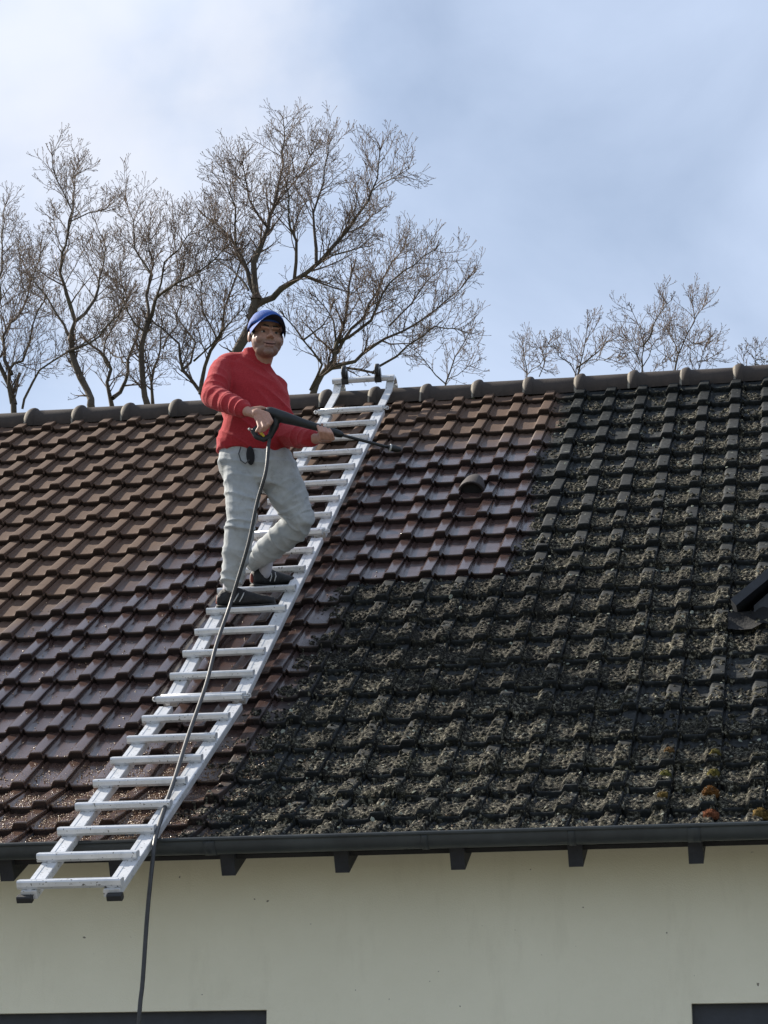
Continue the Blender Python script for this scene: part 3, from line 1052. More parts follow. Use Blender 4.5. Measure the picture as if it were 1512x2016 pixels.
# ------------------------------------------------------------------ roof ladder
M_ALU = mat('scuffed_aluminium', (0.62, 0.63, 0.65), 0.42, 0.35, 0, 30, 0.10, 140, rgb2=(0.80, 0.81, 0.83))
t = NT('dirty_aluminium')
c = t.ramp(t.noise(18, 5), [(0.3, (0.52, 0.53, 0.54)), (0.7, (0.72, 0.72, 0.73))])
sp = t.ramp(t.noise(75, 2, 0.5), [(0.66, 0.0), (0.70, 1.0)])
c = t.mix(sp, c, (0.10, 0.095, 0.08))
sm = t.ramp(t.noise(9, 6, 0.75), [(0.52, 0.0), (0.75, 0.35)])
c = t.mix(sm, c, (0.33, 0.33, 0.27))
t.set('Base Color', c); t.set('Metallic', 0.30); t.set('Roughness', 0.38)
t.set('Normal', t.bump(t.noise(120, 3), 0.06, 0.002))
M_ALU = t.m
M_RUB = mat('black_rubber', (0.012, 0.012, 0.013), 0.6, 0, 0.3, 30, 0.2, 90)
M_PLAST = mat('dark_grey_plastic', (0.016, 0.019, 0.022), 0.42, 0, 0.3, 25, 0.1, 60)
M_WHEELRIM = mat('pale_wheel_rim', (0.35, 0.36, 0.38), 0.45, 0.2)

SPJ = 5.20                      # slope distance of the hinge between middle and lower section
LA = math.radians(31.6)
LS = np.array([0, -math.cos(LA), -math.sin(LA)]); LNm = np.array([0, -math.sin(LA), math.cos(LA)])
HL = 0.055                      # rail centre above the tile tops


def LP(X, q, h):
    """ladder frame: q metres below the hinge (negative = above), h above the rail centre line"""
    J = RP(0.0, SPJ, HL)
    p = (J + SL * q + NN * h) if q <= 0 else (J + LS * q + LNm * h)
    xs = X + (0.020 * (-q) / 4.6 if q < 0 else -0.012 * q)
    return p + np.array([xs, 0, 0])


ladder = empty('roof_ladder', tuple(LP(2.5, 2.2, 0)), 'long white aluminium roof ladder hooked over the ridge and reaching past the gutter', 'ladder')
XA, XB = 2.262, 2.722           # rung ends at the hinge
SP = 0.2835
QB = 8 * SP + 0.036              # bottom end
QT = -16 * SP - 0.02
for (q0, q1) in ((QB, 0.06), (-0.02, -8 * SP + 0.05), (-8 * SP - 0.03, QT)):
    for xc in (XA + 0.056, XB - 0.034):
        rb = MB()
        n_ = (LNm if q0 > 0 else NN)
        prof = [(-0.030, -0.014), (0.030, -0.014), (0.031, -0.010), (0.031, 0.010), (0.029, 0.014), (0.012, 0.014), (0.011, 0.0125), (-0.011, 0.0125), (-0.012, 0.014), (-0.029, 0.014), (-0.031, 0.010), (-0.031, -0.010)]
        prof = [(p_ * 1.18, q_ * 1.3) for p_, q_ in prof]
        rb.prism(LP(xc, q0, 0), LP(xc, q1, 0), (1, 0, 0), n_, prof)
        rb.build('rail', M_ALU, ladder)
for k in range(25):
    q = (8 - k) * SP
    n_ = LNm if q > 0.01 else NN
    d_ = LS if q > 0.01 else SL
    rg = random.Random(k)
    rb = MB()
    # D-shaped tread: flat ribbed top, rounded nose
    prof = [(-0.017, -0.012), (0.012, -0.014), (0.019, -0.006), (0.020, 0.008), (0.017, 0.013), (0.010, 0.0145), (0.008, 0.0128), (0.004, 0.0128), (0.002, 0.0145), (-0.004, 0.0145), (-0.006, 0.0128), (-0.010, 0.0128), (-0.012, 0.0145), (-0.018, 0.013), (-0.021, 0.006)]
    a, b = LP(XA + rg.uniform(-.003, .003), q, 0.034), LP(XB - 0.006 + rg.uniform(-.003, .003), q, 0.034)
    if k == 0: b = b + np.array([0.012, 0, 0])
    up = np.array([0, -math.sin(math.radians(16)), math.cos(math.radians(16))])
    fw = np.array([0, -math.cos(math.radians(16)), -math.sin(math.radians(16))])
    prof = [(p_ * 1.32, q_ * 1.38) for p_, q_ in prof]
    rb.prism(a, b, fw, up, prof)
    for xc in (XA + 0.056, XB - 0.034):       # weld lugs under the tread
        rb.box(LP(xc, q + 0.008, 0.017), (1, 0, 0), d_, n_, 0.012, 0.014, 0.007)
    rb.build('rung', M_ALU, ladder)
# coupling bars with ring pins where the sections join
for q in (0.0, -8 * SP, -16 * SP):
    n_ = NN
    cb = MB()
    off = -0.034
    a, b = LP(XA + 0.012, q + off, 0.036), LP(XB + 0.004, q + off, 0.036)
    cb.tube([a, (a + b) / 2, b], 0.0125, 10)
    rod = LP(XA - 0.022, q + off * 0.55, 0.030), LP(XB + 0.022, q + off * 0.55, 0.030)
    cb.tube([rod[0], rod[1]], 0.006, 8)
    cbo = cb.build('coupling_bar', M_ALU, ladder, True)
    for e in rod:
        rg_ = MB()
        c = np.array(e)
        rg_.tube([c + 0.011 * (math.cos(a_) * np.array([1, 0, 0]) + math.sin(a_) * np.array([0, -0.3, 0.95])) for a_ in np.linspace(0, 2 * math.pi, 15)], 0.0035, 6)
        rg_.build('ring_pin', M_ALU, cbo, True)
# rubber feet
for xc in (XA + 0.040, XB - 0.018):
    MB().box(LP(xc, QB + 0.010, -0.012), (1, 0, 0), LS, LNm, 0.033, 0.018, 0.015, 0.005).build('rubber_foot', M_RUB, ladder)
# ridge hook: flat bars that run on over the ridge and curl down behind it
QR = QT
top_s = -(SPJ + QR)
hk_pts_l = []
s_top = SPJ + QT
for xc in (XA + 0.040, XB - 0.038):
    pts = [LP(xc, QT + 0.05, 0.008), LP(xc, QT - 0.12, 0.010)]
    s_end = 0.20
    q_end = -(SPJ - 0.21)
    pts += [LP(xc, q, 0.010) for q in np.linspace(QT - 0.2, q_end - 0.0, 4)]
    p_last = pts[-1]
    # straight on past the ridge, then the bow
    tip = p_last - SL * 0.30
    ud = -SL * 0.62 + np.array([0, 0, 1.0]) * 0.40; ud /= np.linalg.norm(ud)
    tip = p_last + ud * 0.125
    pts += [p_last + ud * d for d in (0.04, 0.08, 0.125)]
    ang0 = math.atan2(ud[2], ud[1])
    R_ = 0.085
    cx = tip + R_ * np.array([0, math.sin(ang0), -math.cos(ang0)])
    for a_ in np.linspace(0, 1, 9)[1:]:
        a2 = ang0 + math.pi / 2 - a_ * math.radians(150)
        pts.append(cx + R_ * np.array([0, math.cos(a2), math.sin(a2)]))
    e = pts[-1]; d_ = pts[-1] - pts[-2]; d_ /= np.linalg.norm(d_)
    pts += [e + d_ * 0.1, e + d_ * 0.2]
    hb = MB()
    hb.sweep(pts, [(-0.026, -0.006), (0.026, -0.006), (0.026, 0.006), (-0.026, 0.006)], up=NN)
    hb.build('ridge_hook', M_ALU, ladder)
    hk_pts_l.append(tip)
tip = (hk_pts_l[0] + hk_pts_l[1]) / 2
nb_ = NN
NB2 = np.array([0, -ud[2], ud[1]])
barc = tip + NB2 * 0.028 - ud * 0.01
MB().box(barc, (1, 0, 0), SL, NN, (XB - XA) / 2 - 0.006, 0.020, 0.018, 0.006).build('top_bar', M_ALU, ladder)
for xw in (-0.13, 0.11):
    wb = MB()
    c = barc + np.array([xw, 0, 0])
    for sx in (-0.019, 0.019):
        wb.box(c + np.array([sx, 0, 0]) + NN * 0.024, (1, 0, 0), SL, NN, 0.003, 0.018, 0.046)
    wb.box(c - SL * -0.024, (1, 0, 0), SL, NN, 0.024, 0.003, 0.022)
    br = wb.build('wheel_bracket', M_PLAST, ladder)
    wc = c + NN * 0.062
    def wheel(rad, half, m, nm, par):
        mb_ = MB()
        prof = [(-half, rad * 0.55), (-half, rad * 0.92), (-half * 0.7, rad), (half * 0.7, rad), (half, rad * 0.92), (half, rad * 0.55)]
        n = 28
        vs = [wc + np.array([x, 0, 0]) + r_ * (math.cos(2 * math.pi * j / n) * SL + math.sin(2 * math.pi * j / n) * NN) for j in range(n) for x, r_ in prof]
        k_ = len(prof)
        mb_.add(vs, [(j * k_ + i, j * k_ + i + 1, ((j + 1) % n) * k_ + i + 1, ((j + 1) % n) * k_ + i) for j in range(n) for i in range(k_ - 1)]
                + [(j * k_, ((j + 1) % n) * k_, ((j + 1) % n) * k_ + k_ - 1, j * k_ + k_ - 1) for j in range(n)])
        return mb_.build(nm, m, par, True)
    wheel(0.047, 0.014, M_RUB, 'wheel', br)
    MB().tube([wc + np.array([-0.0148, 0, 0]), wc + np.array([0.0148, 0, 0])], 0.025, 20).build('wheel_rim', M_WHEELRIM, br)
# ------------------------------------------------------------------ the man on the ladder
Y0 = -3.40


def Q(u, v, dy=0.0):
    return at(u, v, Y0 + dy)


person = empty('person', tuple(at(480, 1190, Y0)), 'man in a red fleece, grey trousers and blue cap standing sideways on the ladder', 'person')

# head frame: forward f, picture-right r, up k
HC = Q(524, 664, -0.03)
HS = 1.17
fw_ = np.array([0.45, -0.89, 0.0]); fw_ /= np.linalg.norm(fw_)
rt_ = np.cross(fw_, np.array([0.03, 0.0, 1.0])); rt_ = -rt_ if rt_[0] < 0 else rt_
rt_ /= np.linalg.norm(rt_)
up_ = np.cross(rt_, fw_); up_ = -up_ if up_[2] < 0 else up_


def HD(a, b, c):
    """head coordinates: a to picture right, b forward, c up"""
    return HC + (rt_ * a + fw_ * b + up_ * c) * HS


def hell(mb, a, b, c, ra, rb, rc, nu=20, nv=14):
    mb.ell(HD(a, b, c), ra * HS, rb * HS, rc * HS, rt_, fw_, up_, nu, nv)


bd = MB()
hell(bd, 0, -.012, .040, .079, .097, .086)
hell(bd, 0, .020, -.030, .076, .070, .076)
hell(bd, 0, .028, -.076, .058, .054, .038)
hell(bd, 0, .070, -.100, .024, .020, .018)
for s in (-1, 1):
    hell(bd, s * .038, .062, -.034, .029, .022, .026)
    hell(bd, s * .038, .022, -.074, .020, .030, .026)
    hell(bd, s * .081, -.012, -.004, .009, .018, .029)
bd.tcap(HD(-.040, .082, .022), HD(-.010, .090, .018), .011, .011)
bd.tcap(HD(.040, .082, .022), HD(.010, .090, .018), .011, .011)
bd.tcap(HD(0, .090, .012), HD(0, .112, -.026), .0085, .0125)
for s in (-1, 1):
    hell(bd, s * .012, .100, -.031, .009, .011, .008)
    bd.tcap(HD(s * .020, .085, -.040), HD(s * .033, .072, -.060), .007, .006)
bd.tcap(HD(-.020, .084, -.056), HD(.020, .084, -.056), .0065, .0065)
bd.tcap(HD(-.017, .083, -.071), HD(.017, .083, -.071), .0075, .0075)
neck0 = Q(509, 724, 0.035)
bd.tcap(HD(0, -.020, -.060), neck0, .060, .066)
# trunk and limbs under the clothes, thinner than them
SHR, SHL = Q(440, 733, -0.03), Q(541, 762, 0.09)          # his right (picture left) and left shoulder
CHEST = Q(497, 775, 0.05)
HIPC = Q(503, 905, 0.03)
bd.tcap(neck0, CHEST, .07, .105); bd.tcap(CHEST, HIPC, .105, .10)
bd.tcap(neck0, SHR, .05, .05); bd.tcap(neck0, SHL, .05, .05)
ELR, WRR = Q(420, 780, -0.17), Q(487, 810, -0.335)
ELL, WRL = Q(560, 856, 0.02), Q(622, 864, -0.23)
bd.tcap(SHR, ELR, .046, .040); bd.tcap(ELR, WRR, .040, .029)
bd.tcap(SHL, ELL, .046, .040); bd.tcap(ELL, WRL, .040, .029)
HPR, HPL = Q(474, 915, -0.03), Q(538, 915, 0.06)
KNR, ANR = Q(473, 1035, -0.07), Q(455, 1148, 0.03)
KNL, ANL = Q(588, 1018, 0.12), Q(492, 1106, 0.30)
bd.tcap(HIPC, HPR, .09, .08); bd.tcap(HIPC, HPL, .09, .08)
bd.tcap(HPR, KNR, .07, .05); bd.tcap(KNR, ANR, .048, .034)
bd.tcap(HPL, KNL, .07, .05); bd.tcap(KNL, ANL, .048, .034)


def chain(mb, pts, radii):
    for i in range(len(pts) - 1):
        mb.tcap(pts[i], pts[i + 1], radii[i], radii[i + 1], 10)


# right hand: closed over the pistol grip, back of the hand towards the camera
bd.tcap(WRR, Q(505, 815, -.372), .026, .028)
for (ku, kv, mu, mv_, tu, tv, kd, md, td) in ((527, 815, 535, 829, 527, 842, -.385, -.415, -.405),
                                             (521, 820, 529, 836, 520, 848, -.395, -.425, -.41),
                                             (514, 824, 520, 840, 512, 850, -.395, -.425, -.41),
                                             (507, 827, 511, 841, 505, 849, -.39, -.415, -.405)):
    k_, m_, t_ = Q(ku, kv, kd), Q(mu, mv_, md), Q(tu, tv, td)
    bd.tcap(Q(500 + (ku - 507) * .3, 813 + (kv - 827) * .3, -.37), k_, .017, .0125, 10)
    chain(bd, [k_, m_, t_], [.0125, .0105, .0088])
chain(bd, [Q(497, 806, -.36), Q(513, 803, -.36), Q(527, 806, -.34)], [.016, .0125, .010])
# left hand: under the lance, fingers folded up over its front
bd.tcap(WRL, Q(640, 861, -.275), .027, .027)
bd.tcap(Q(634, 863, -.27), Q(648, 864, -.265), .024, .022)
for i in range(4):
    u0 = 629 + 7.6 * i
    k_, m_, t_ = Q(u0 + 4, 862 + .6 * i, -.325), Q(u0 + 1, 850 + 1.2 * i, -.352), Q(u0 - 3.5, 838.5 + 2.2 * i, -.318)
    bd.tcap(Q(636 + 3 * i, 864, -.285), k_, .014, .0115, 10)
    chain(bd, [k_, m_, t_], [.0115, .0105, .0085])
chain(bd, [Q(632, 858, -.25), Q(628, 846, -.235), Q(634, 836, -.25)], [.014, .012, .0095])


def stub(p):
    d = (Vector(p) - Vector(HC)) / HS
    c, b, a = d.dot(Vector(up_)), d.dot(Vector(fw_)), d.dot(Vector(rt_))
    if abs(a) > .09 or c < -.15 or c > .13: return 0.0
    w = sstep(-.028, -.052, np.array(c)) * sstep(.0, .03, np.array(b))
    side = sstep(.012, -.01, np.array(c)) * sstep(.045, .062, np.array(abs(a))) * sstep(-.02, .01, np.array(b))
    lip = math.exp(-((c + .063) / .011) ** 2) * (1 if abs(a) < .024 else 0)
    return float(max(w, side * .8) * (1 - .7 * lip))


def lipm(p):
    d = (Vector(p) - Vector(HC)) / HS
    c, b, a = d.dot(Vector(up_)), d.dot(Vector(fw_)), d.dot(Vector(rt_))
    return float(math.exp(-((c + .064) / .010) ** 2) * math.exp(-(a / .020) ** 4) * (b > .06))


t = NT('skin')
c = t.ramp(t.noise(60, 4), [(0.3, (0.35, 0.185, 0.130)), (0.7, (0.43, 0.235, 0.17))])
c = t.mix(t.math('MULTIPLY', t.attr('stubble'), 0.62), c, (0.10, 0.075, 0.065))
c = t.mix(t.math('MULTIPLY', t.attr('lips'), 0.7), c, (0.28, 0.11, 0.10))
t.set('Base Color', c); t.set('Roughness', 0.5); t.set('Specular IOR Level', 0.4)
t.set('Subsurface Weight', 0.08); t.set('Subsurface Radius', (0.012, 0.005, 0.003))
M_SKIN = t.m
body = bd.remeshed('body', M_SKIN, person, 0.0042, 3, attrs={'stubble': stub, 'lips': lipm})

M_EYEW = mat('eye_white', (0.28, 0.25, 0.23), 0.25)
M_DARKHAIR = mat('dark_hair', (0.016, 0.012, 0.010), 0.7, 0, 0.3, 90, 0.4, 200)
for s in (-1, 1):
    e_ = MB(); hell(e_, s * .031, .0715, -.002, .0135, .013, .0060); eo = e_.build('eye', M_EYEW, person, True)
    e_ = MB(); hell(e_, s * .031 + .001, .0835, -.002, .0060, .003, .0056); e_.build('iris', M_DARKHAIR, eo, True)
    e_ = MB(); e_.tcap(HD(s * .046, .082, .019), HD(s * .030, .0925, .027), .0045, .0055); e_.tcap(HD(s * .030, .0925, .027), HD(s * .013, .098, .022), .0055, .005)
    e_.build('eyebrow', M_DARKHAIR, person, True)
mo = MB(); mo.tcap(HD(-.030, .0800, -.0560), HD(-.014, .0905, -.0640), .0020, .0034); mo.tcap(HD(-.014, .0905, -.0640), HD(.014, .0905, -.0640), .0034, .0034); mo.tcap(HD(.014, .0905, -.0640), HD(.030, .0800, -.0560), .0034, .0020)
mo.build('mouth', mat('mouth_line', (0.06, 0.02, 0.018), 0.6), person, True)
hr = MB()
hell(hr, 0, -.022, .030, .0800, .096, .082)
for s in (-1, 1): hell(hr, s * .067, .008, .012, .011, .026, .030)
def hairpost(p, n):
    d = p - Vector(HC)
    return p + n * 0.002 * mnoise.noise(p * 160)
hair = hr.remeshed('hair', M_DARKHAIR, person, 0.006, 3, hairpost)

# ---- cap
def cap_mat(nm, rgb, rgb2):
    return mat(nm, rgb, 0.75, 0, 0, 90, 0.25, 500, rgb2=rgb2)


M_CAP = cap_mat('blue_cotton_cap', (0.010, 0.055, 0.26), (0.015, 0.085, 0.36))
cm = MB()
n_, k_ = 36, 9
vs = []
for i in range(k_ + 1):
    th = math.radians(96 - 92 * i / k_)
    for j in range(n_):
        ph = 2 * math.pi * j / n_
        bulge = 1 + 0.010 * abs(math.sin(3 * ph))
        a, b = .0875 * math.sin(th) * math.cos(ph) * bulge, (.1075 * math.sin(th) * math.sin(ph)) * bulge - .010
        cc = .046 + .090 * math.cos(th) + (.010 if math.sin(ph) > 0.2 else 0) * math.sin(th) ** 4
        vs.append(HD(a, b, cc))
vs.append(HD(0, -.010, .1365))
fs = [(i * n_ + j, i * n_ + (j + 1) % n_, (i + 1) * n_ + (j + 1) % n_, (i + 1) * n_ + j) for i in range(k_) for j in range(n_)]
fs += [(k_ * n_ + j, k_ * n_ + (j + 1) % n_, (k_ + 1) * n_) for j in range(n_)]
cm.add(vs, fs)
capo = cm.build('cap', M_CAP, person, True)
sol = capo.modifiers.new('thick', 'SOLIDIFY'); sol.thickness = 0.003; sol.offset = -1
bm_ = MB(); bm_.ell(HD(0, -.010, .138), .006, .006, .003, rt_, fw_, up_, 10, 6); bm_.build('button', M_CAP, capo, True)
br = MB()
nb_, mb_ = 21, 7
vs, vs2 = [], []
for i in range(nb_):
    a_ = math.radians(8 + 164 * i / (nb_ - 1))
    for j in range(mb_):
        f_ = j / (mb_ - 1)
        x = .0855 * math.cos(a_) * (1 + 0.03 * f_)
        y = .1055 * math.sin(a_) - .010 + f_ * .086 * math.sin(a_) ** 0.7
        z = .044 + .016 * math.sin(a_) - f_ * .002 - 3.6 * (x ** 2) * (0.6 + 1.1 * f_)
        vs.append(HD(x, y, z)); vs2.append(HD(x, y, z - .0042))
N_ = nb_ * mb_
fs = [(i * mb_ + j, (i + 1) * mb_ + j, (i + 1) * mb_ + j + 1, i * mb_ + j + 1) for i in range(nb_ - 1) for j in range(mb_ - 1)]
fs2 = [tuple(reversed([q + N_ for q in f])) for f in fs]
rim = [i * mb_ + mb_ - 1 for i in range(nb_)]
fs3 = [(rim[i], rim[i + 1], rim[i + 1] + N_, rim[i] + N_) for i in range(nb_ - 1)]
br.add(vs + vs2, fs + fs2 + fs3)
br.add([], [])
M_UNDER = mat('shade_painted_underbrim', (0.008, 0.012, 0.030), 0.85, 0, 0.2, 60)  # shade under the brim painted in as near-black navy
bo = br.build('brim', [M_CAP, M_UNDER], capo, True)
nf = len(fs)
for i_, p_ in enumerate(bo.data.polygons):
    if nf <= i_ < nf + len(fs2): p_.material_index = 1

# ---- fleece
def crease(p, d, across, f1, f2, seed):
    """sharp-crested folds: d runs across the folds, across along them"""
    n = mnoise.noise(Vector((p.dot(d) * f1 + seed, p.dot(across) * f2, seed * 1.7 + p.y * f2)))
    m = 1 - abs(n) * 2.2
    return max(0.0, m) ** 2 - 0.3


V3 = Vector
ARM_U = (V3(ELR) - V3(SHR)).normalized(); ARM_F = (V3(WRR) - V3(ELR)).normalized(); ARM_L = (V3(WRL) - V3(ELL)).normalized()


def seg_dist(p, a, b):
    a, b = V3(a), V3(b); ab = b - a
    t_ = max(0, min(1, (p - a).dot(ab) / ab.length_squared))
    return (p - a - ab * t_).length


def fleece_post(p, n):
    k = 0.006 * mnoise.noise(V3((p.x * 5, p.y * 5, p.z * 6)))
    wf = max(0, 1 - seg_dist(p, ELR, WRR) / .13); wu = max(0, 1 - seg_dist(p, SHR, ELR) / .14); wl_a = max(0, 1 - seg_dist(p, ELL, WRL) / .12)
    if wf > 0 or wu > 0 or wl_a > 0:
        sd_ = V3((.3, .9, .2))
        k += 0.011 * max(wf, wl_a) * crease(p, ARM_F if wf > wl_a else ARM_L, sd_, 17, 5, 3.0)
        k += 0.010 * wu * crease(p, ARM_U, sd_, 13, 4, 8.0)
    wt = 1 - min(1, max(wf, wu))
    # drag lines from the armpit and the bunching above the waist
    k += 0.011 * wt * crease(p, V3((.62, .1, .78)), V3((.78, 0, -.62)), 11, 2.6, 12.0)
    w = p.z - HIPC[2]
    if w < .20: k += 0.009 * (1 - w / .20) * crease(p, V3((.15, 0, .99)), V3((1, 0, 0)), 15, 4, 21.0)
    return p + n * k


fl = MB()
fx = np.array([0.93, 0.37, 0.0])     # across the shoulders
fy = np.array([-0.37, 0.93, 0.0])
def ring(u0, u1, v, dy, depth, tilt=0.0):
    c = Q((u0 + u1) / 2, v, dy)
    a = (Q(u1, v, 0) - Q(u0, v, 0))[0] / 2
    ax_ = np.array([fx[0], fx[1], tilt]); ax_ /= np.linalg.norm(ax_)
    return (c, a / 0.95, depth, ax_, fy)
fl.loft([ring(431, 560, 897, 0.02, .150, -.10), ring(430, 566, 880, 0.02, .158, -.10), ring(437, 566, 858, .015, .146, -.08), ring(444, 565, 832, .015, .140, -.06),
         ring(443, 565, 800, .02, .138, -.06), ring(440, 563, 772, .025, .132, -.08), ring(440, 555, 750, .03, .120, -.14), ring(446, 543, 732, .035, .100, -.20), ring(464, 534, 714, .04, .080, -.22), ring(480, 530, 700, .04, .066, -.14)], 28)
fl.tcap(SHR, SHR + (ELR - SHR) * .5, .080, .080, 18); fl.tcap(SHR + (ELR - SHR) * .5, ELR, .080, .070, 18)
fl.tcap(ELR, ELR + (WRR - ELR) * .55, .070, .060, 18); fl.tcap(ELR + (WRR - ELR) * .55, ELR + (WRR - ELR) * .88, .060, .048, 18)
fl.tcap(SHL, ELL, .070, .068, 16); fl.tcap(ELL, ELL + (WRL - ELL) * .85, .074, .048, 16)
# collar
fl.tcap(Q(487, 713, .03), Q(449, 722, 0.0), .066, .074, 16)
fl.tcap(neck0 + np.array([-.045, .0, -.012]), SHR + np.array([.0, 0, .0]), .066, .076, 16)
fl.loft([(neck0 + np.array([0.0, -.004, -.045]), .088, .082, fx, fy), (neck0 + np.array([-.004, -.006, .0]), .080, .074, fx, fy), (neck0 + np.array([-.004, -.010, .036]), .078, .072, fx, fy), (neck0 + np.array([-.006, -.010, .066]), .082, .074, np.array([.90, .36, -.22]), fy), (neck0 + np.array([-.008, -.012, .088]), .082, .076, np.array([.90, .36, -.25]), fy)], 20)
t = NT('red_fleece')
c = t.ramp(t.noise(120, 5, 0.75), [(0.3, (0.26, 0.017, 0.023)), (0.7, (0.40, 0.034, 0.041))])
t.set('Base Color', c); t.set('Roughness', 0.95); t.set('Specular IOR Level', 0.15)
t.set('Sheen Weight', 0.35); t.set('Sheen Roughness', 0.5); t.set('Sheen Tint', (1.0, 0.45, 0.45, 1))
t.set('Normal', t.bump(t.noise(300, 4, 0.8), 0.5, 0.004))
M_FLEECE = t.m
fleece = fl.remeshed('fleece', M_FLEECE, person, 0.006, 5, fleece_post)

# ---- trousers
tr = MB()
tr.loft([ring(440, 560, 872, .02, .118, -.10), ring(436, 566, 895, .02, .132, -.10), ring(434, 576, 918, .02, .143, -.08), ring(440, 582, 942, .03, .135, -.04), ring(450, 580, 962, .04, .12, 0)], 26)
def limb(mb, pts, rad, n=20):
    for i in range(len(pts) - 1): mb.tcap(pts[i], pts[i + 1], rad[i], rad[i + 1], n)
limb(tr, [HPR + [0, 0, .03], Q(478, 975, -.045), KNR, Q(470, 1062, -.05), Q(466, 1090, -.02), Q(456, 1143, .025)], [.108, .100, .083, .080, .078, .058])
limb(tr, [HPL + [0, 0, .02], Q(562, 965, .09), KNL, Q(578, 1040, .155), Q(538, 1074, .22), Q(503, 1102, .285)], [.118, .112, .090, .086, .080, .058])


def trouser_post(p, n):
    k = 0.005 * mnoise.noise(V3((p.x * 6, p.y * 6, p.z * 7)))
    near_l = seg_dist(p, HPL, KNL); nsl = seg_dist(p, KNL, ANL); nr = min(seg_dist(p, HPR, KNR), seg_dist(p, KNR, ANR))
    if min(near_l, nsl) < nr:
        d = (V3(KNL) - V3(HPL)).normalized() if near_l < nsl else (V3(ANL) - V3(KNL)).normalized()
    else:
        d = V3((.12, 0, .99))
    side = V3((.7, .6, .1))
    k += 0.009 * crease(p, d, side, 13, 4.5, 2.0)
    for c, rad, am in ((KNR, .18, .010), (ANR, .17, .014), (KNL, .19, .011), (ANL, .18, .014), (HPL, .19, .011), (HPR, .16, .008)):
        q = (p - V3(c)).length
        if q < rad: k += 1.5 * am * (1 - q / rad) * crease(p, d, side, 20, 6, 30 + rad * 50)
    # drag lines out of the crotch
    q = (p - V3(Q(517, 975, 0))).length
    if q < .24: k += .014 * (1 - q / .24) * crease(p, V3((.5, 0, .86)), V3((.86, 0, -.5)), 16, 3, 44.0)
    return p + n * k


t = NT('stained_grey_joggers')
c = t.ramp(t.noise(7, 6, 0.7), [(0.3, (0.30, 0.318, 0.325)), (0.7, (0.44, 0.455, 0.46))])
st = t.ramp(t.noise(11, 7, 0.8), [(0.52, 0.0), (0.68, 0.6)])
c = t.mix(st, c, (0.20, 0.195, 0.17))
sp = t.ramp(t.noise(85, 3, 0.6), [(0.68, 0.0), (0.72, 0.6)])
c = t.mix(sp, c, (0.15, 0.13, 0.10))
t.set('Base Color', c); t.set('Roughness', 0.9); t.set('Specular IOR Level', 0.2)
t.set('Normal', t.bump(t.noise(260, 4, 0.7), 0.25, 0.003))
M_TROUS = t.m
trousers = tr.remeshed('trousers', M_TROUS, person, 0.0058, 4, trouser_post)
pk = MB()                        # dark gaping pocket and the drawcord loop
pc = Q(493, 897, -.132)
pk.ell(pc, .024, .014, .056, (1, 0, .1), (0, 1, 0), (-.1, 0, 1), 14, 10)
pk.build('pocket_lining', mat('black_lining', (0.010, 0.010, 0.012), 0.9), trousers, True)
dc = MB(); dc.tube([Q(474, 880, -.145), Q(470, 893, -.152), Q(474, 906, -.150), Q(483, 913, -.147), Q(491, 905, -.150)], .0035, 6)
dc.build('drawcord', mat('dark_cord', (0.05, 0.05, 0.055), 0.8), trousers, True)

# ---- socks and shoes
M_SHOE = mat('black_trainer_mesh', (0.006, 0.006, 0.007), 0.7, 0, 0, 60, 0.4, 160, rgb2=(0.018, 0.018, 0.02))
M_SOLE = mat('dark_sole', (0.012, 0.011, 0.010), 0.75, 0, 0.4, 40)
M_ACC = mat('orange_red_accent', (0.16, 0.020, 0.008), 0.6)
M_PALE = mat('pale_trim', (0.45, 0.45, 0.44), 0.6)
M_SOCK = mat('grey_white_sock', (0.42, 0.41, 0.45), 0.95)


def shoe(heel, toe, ank, sc_=1.0):
    """heel/toe on the tread, ankle above the heel"""
    heel, toe = np.array(heel), np.array(toe)
    d = toe - heel; L = np.linalg.norm(d); d /= L
    side = np.cross(d, [0, 0, 1.0]); side /= np.linalg.norm(side)
    u = np.cross(side, d)
    m = MB()
    st_ = [(-.01, .030, .030, .050), (.06, .036, .044, .075), (.20, .038, .048, .090), (.36, .036, .046, .084), (.52, .040, .036, .064), (.70, .047, .030, .050), (.86, .045, .024, .040), (.97, .030, .017, .030), (1.0, .014, .010, .022)]
    m.loft([(heel + d * (f * L) + u * (.012 + z * .57), w * sc_, z * .57 + .006, side, u) for f, w, hh_, z in st_], 18)
    m.tcap(heel + d * .17 * L + u * .05, np.array(heel) + d * .20 * L + u * .098, .043, .040, 16)
    up = m.remeshed('shoe', M_SHOE, person, .005, 4, lambda p, n: p + n * .0015 * mnoise.noise(p * 60))
    s_ = MB()
    s_.loft([(heel + d * (f * L) + u * (z - .004), w * 1.05 * sc_, .011, side, u) for f, w, z in ((-.02, .026, .008), (.04, .038, .004), (.2, .041, 0), (.45, .040, 0), (.7, .051, 0), (.88, .048, .004), (.98, .030, .010), (1.015, .012, .014))], 18)
    s_.build('sole', M_SOLE, up, True)
    for f0, f1 in ((.30, .38), (.40, .47)):
        a = MB(); a.tube([heel + d * f0 * L + u * .020 + side * .0445 * sc_, heel + d * (f0 + .05) * L + u * .050 + side * .044 * sc_, heel + d * f1 * L + u * .075 + side * .030 * sc_], .0035, 6)
        a.build('side_stripe', M_PALE, up, True)
    a = MB(); a.tcap(heel - d * .002 + u * .03, heel + d * .012 * L - d * .004 + u * .065, .012, .010, 10)
    a.build('heel_tab', M_ACC, up, True)
    lc = MB()
    for f in (.44, .50, .56, .62):
        z = np.interp(f, [q[0] for q in st_], [q[3] for q in st_]) + .017
        lc.tube([heel + d * f * L + u * (z - .012) - side * .022, heel + d * (f + .01) * L + u * z, heel + d * f * L + u * (z - .012) + side * .022], .003, 6)
    lc.build('lace', M_PALE, up, True)
    return up


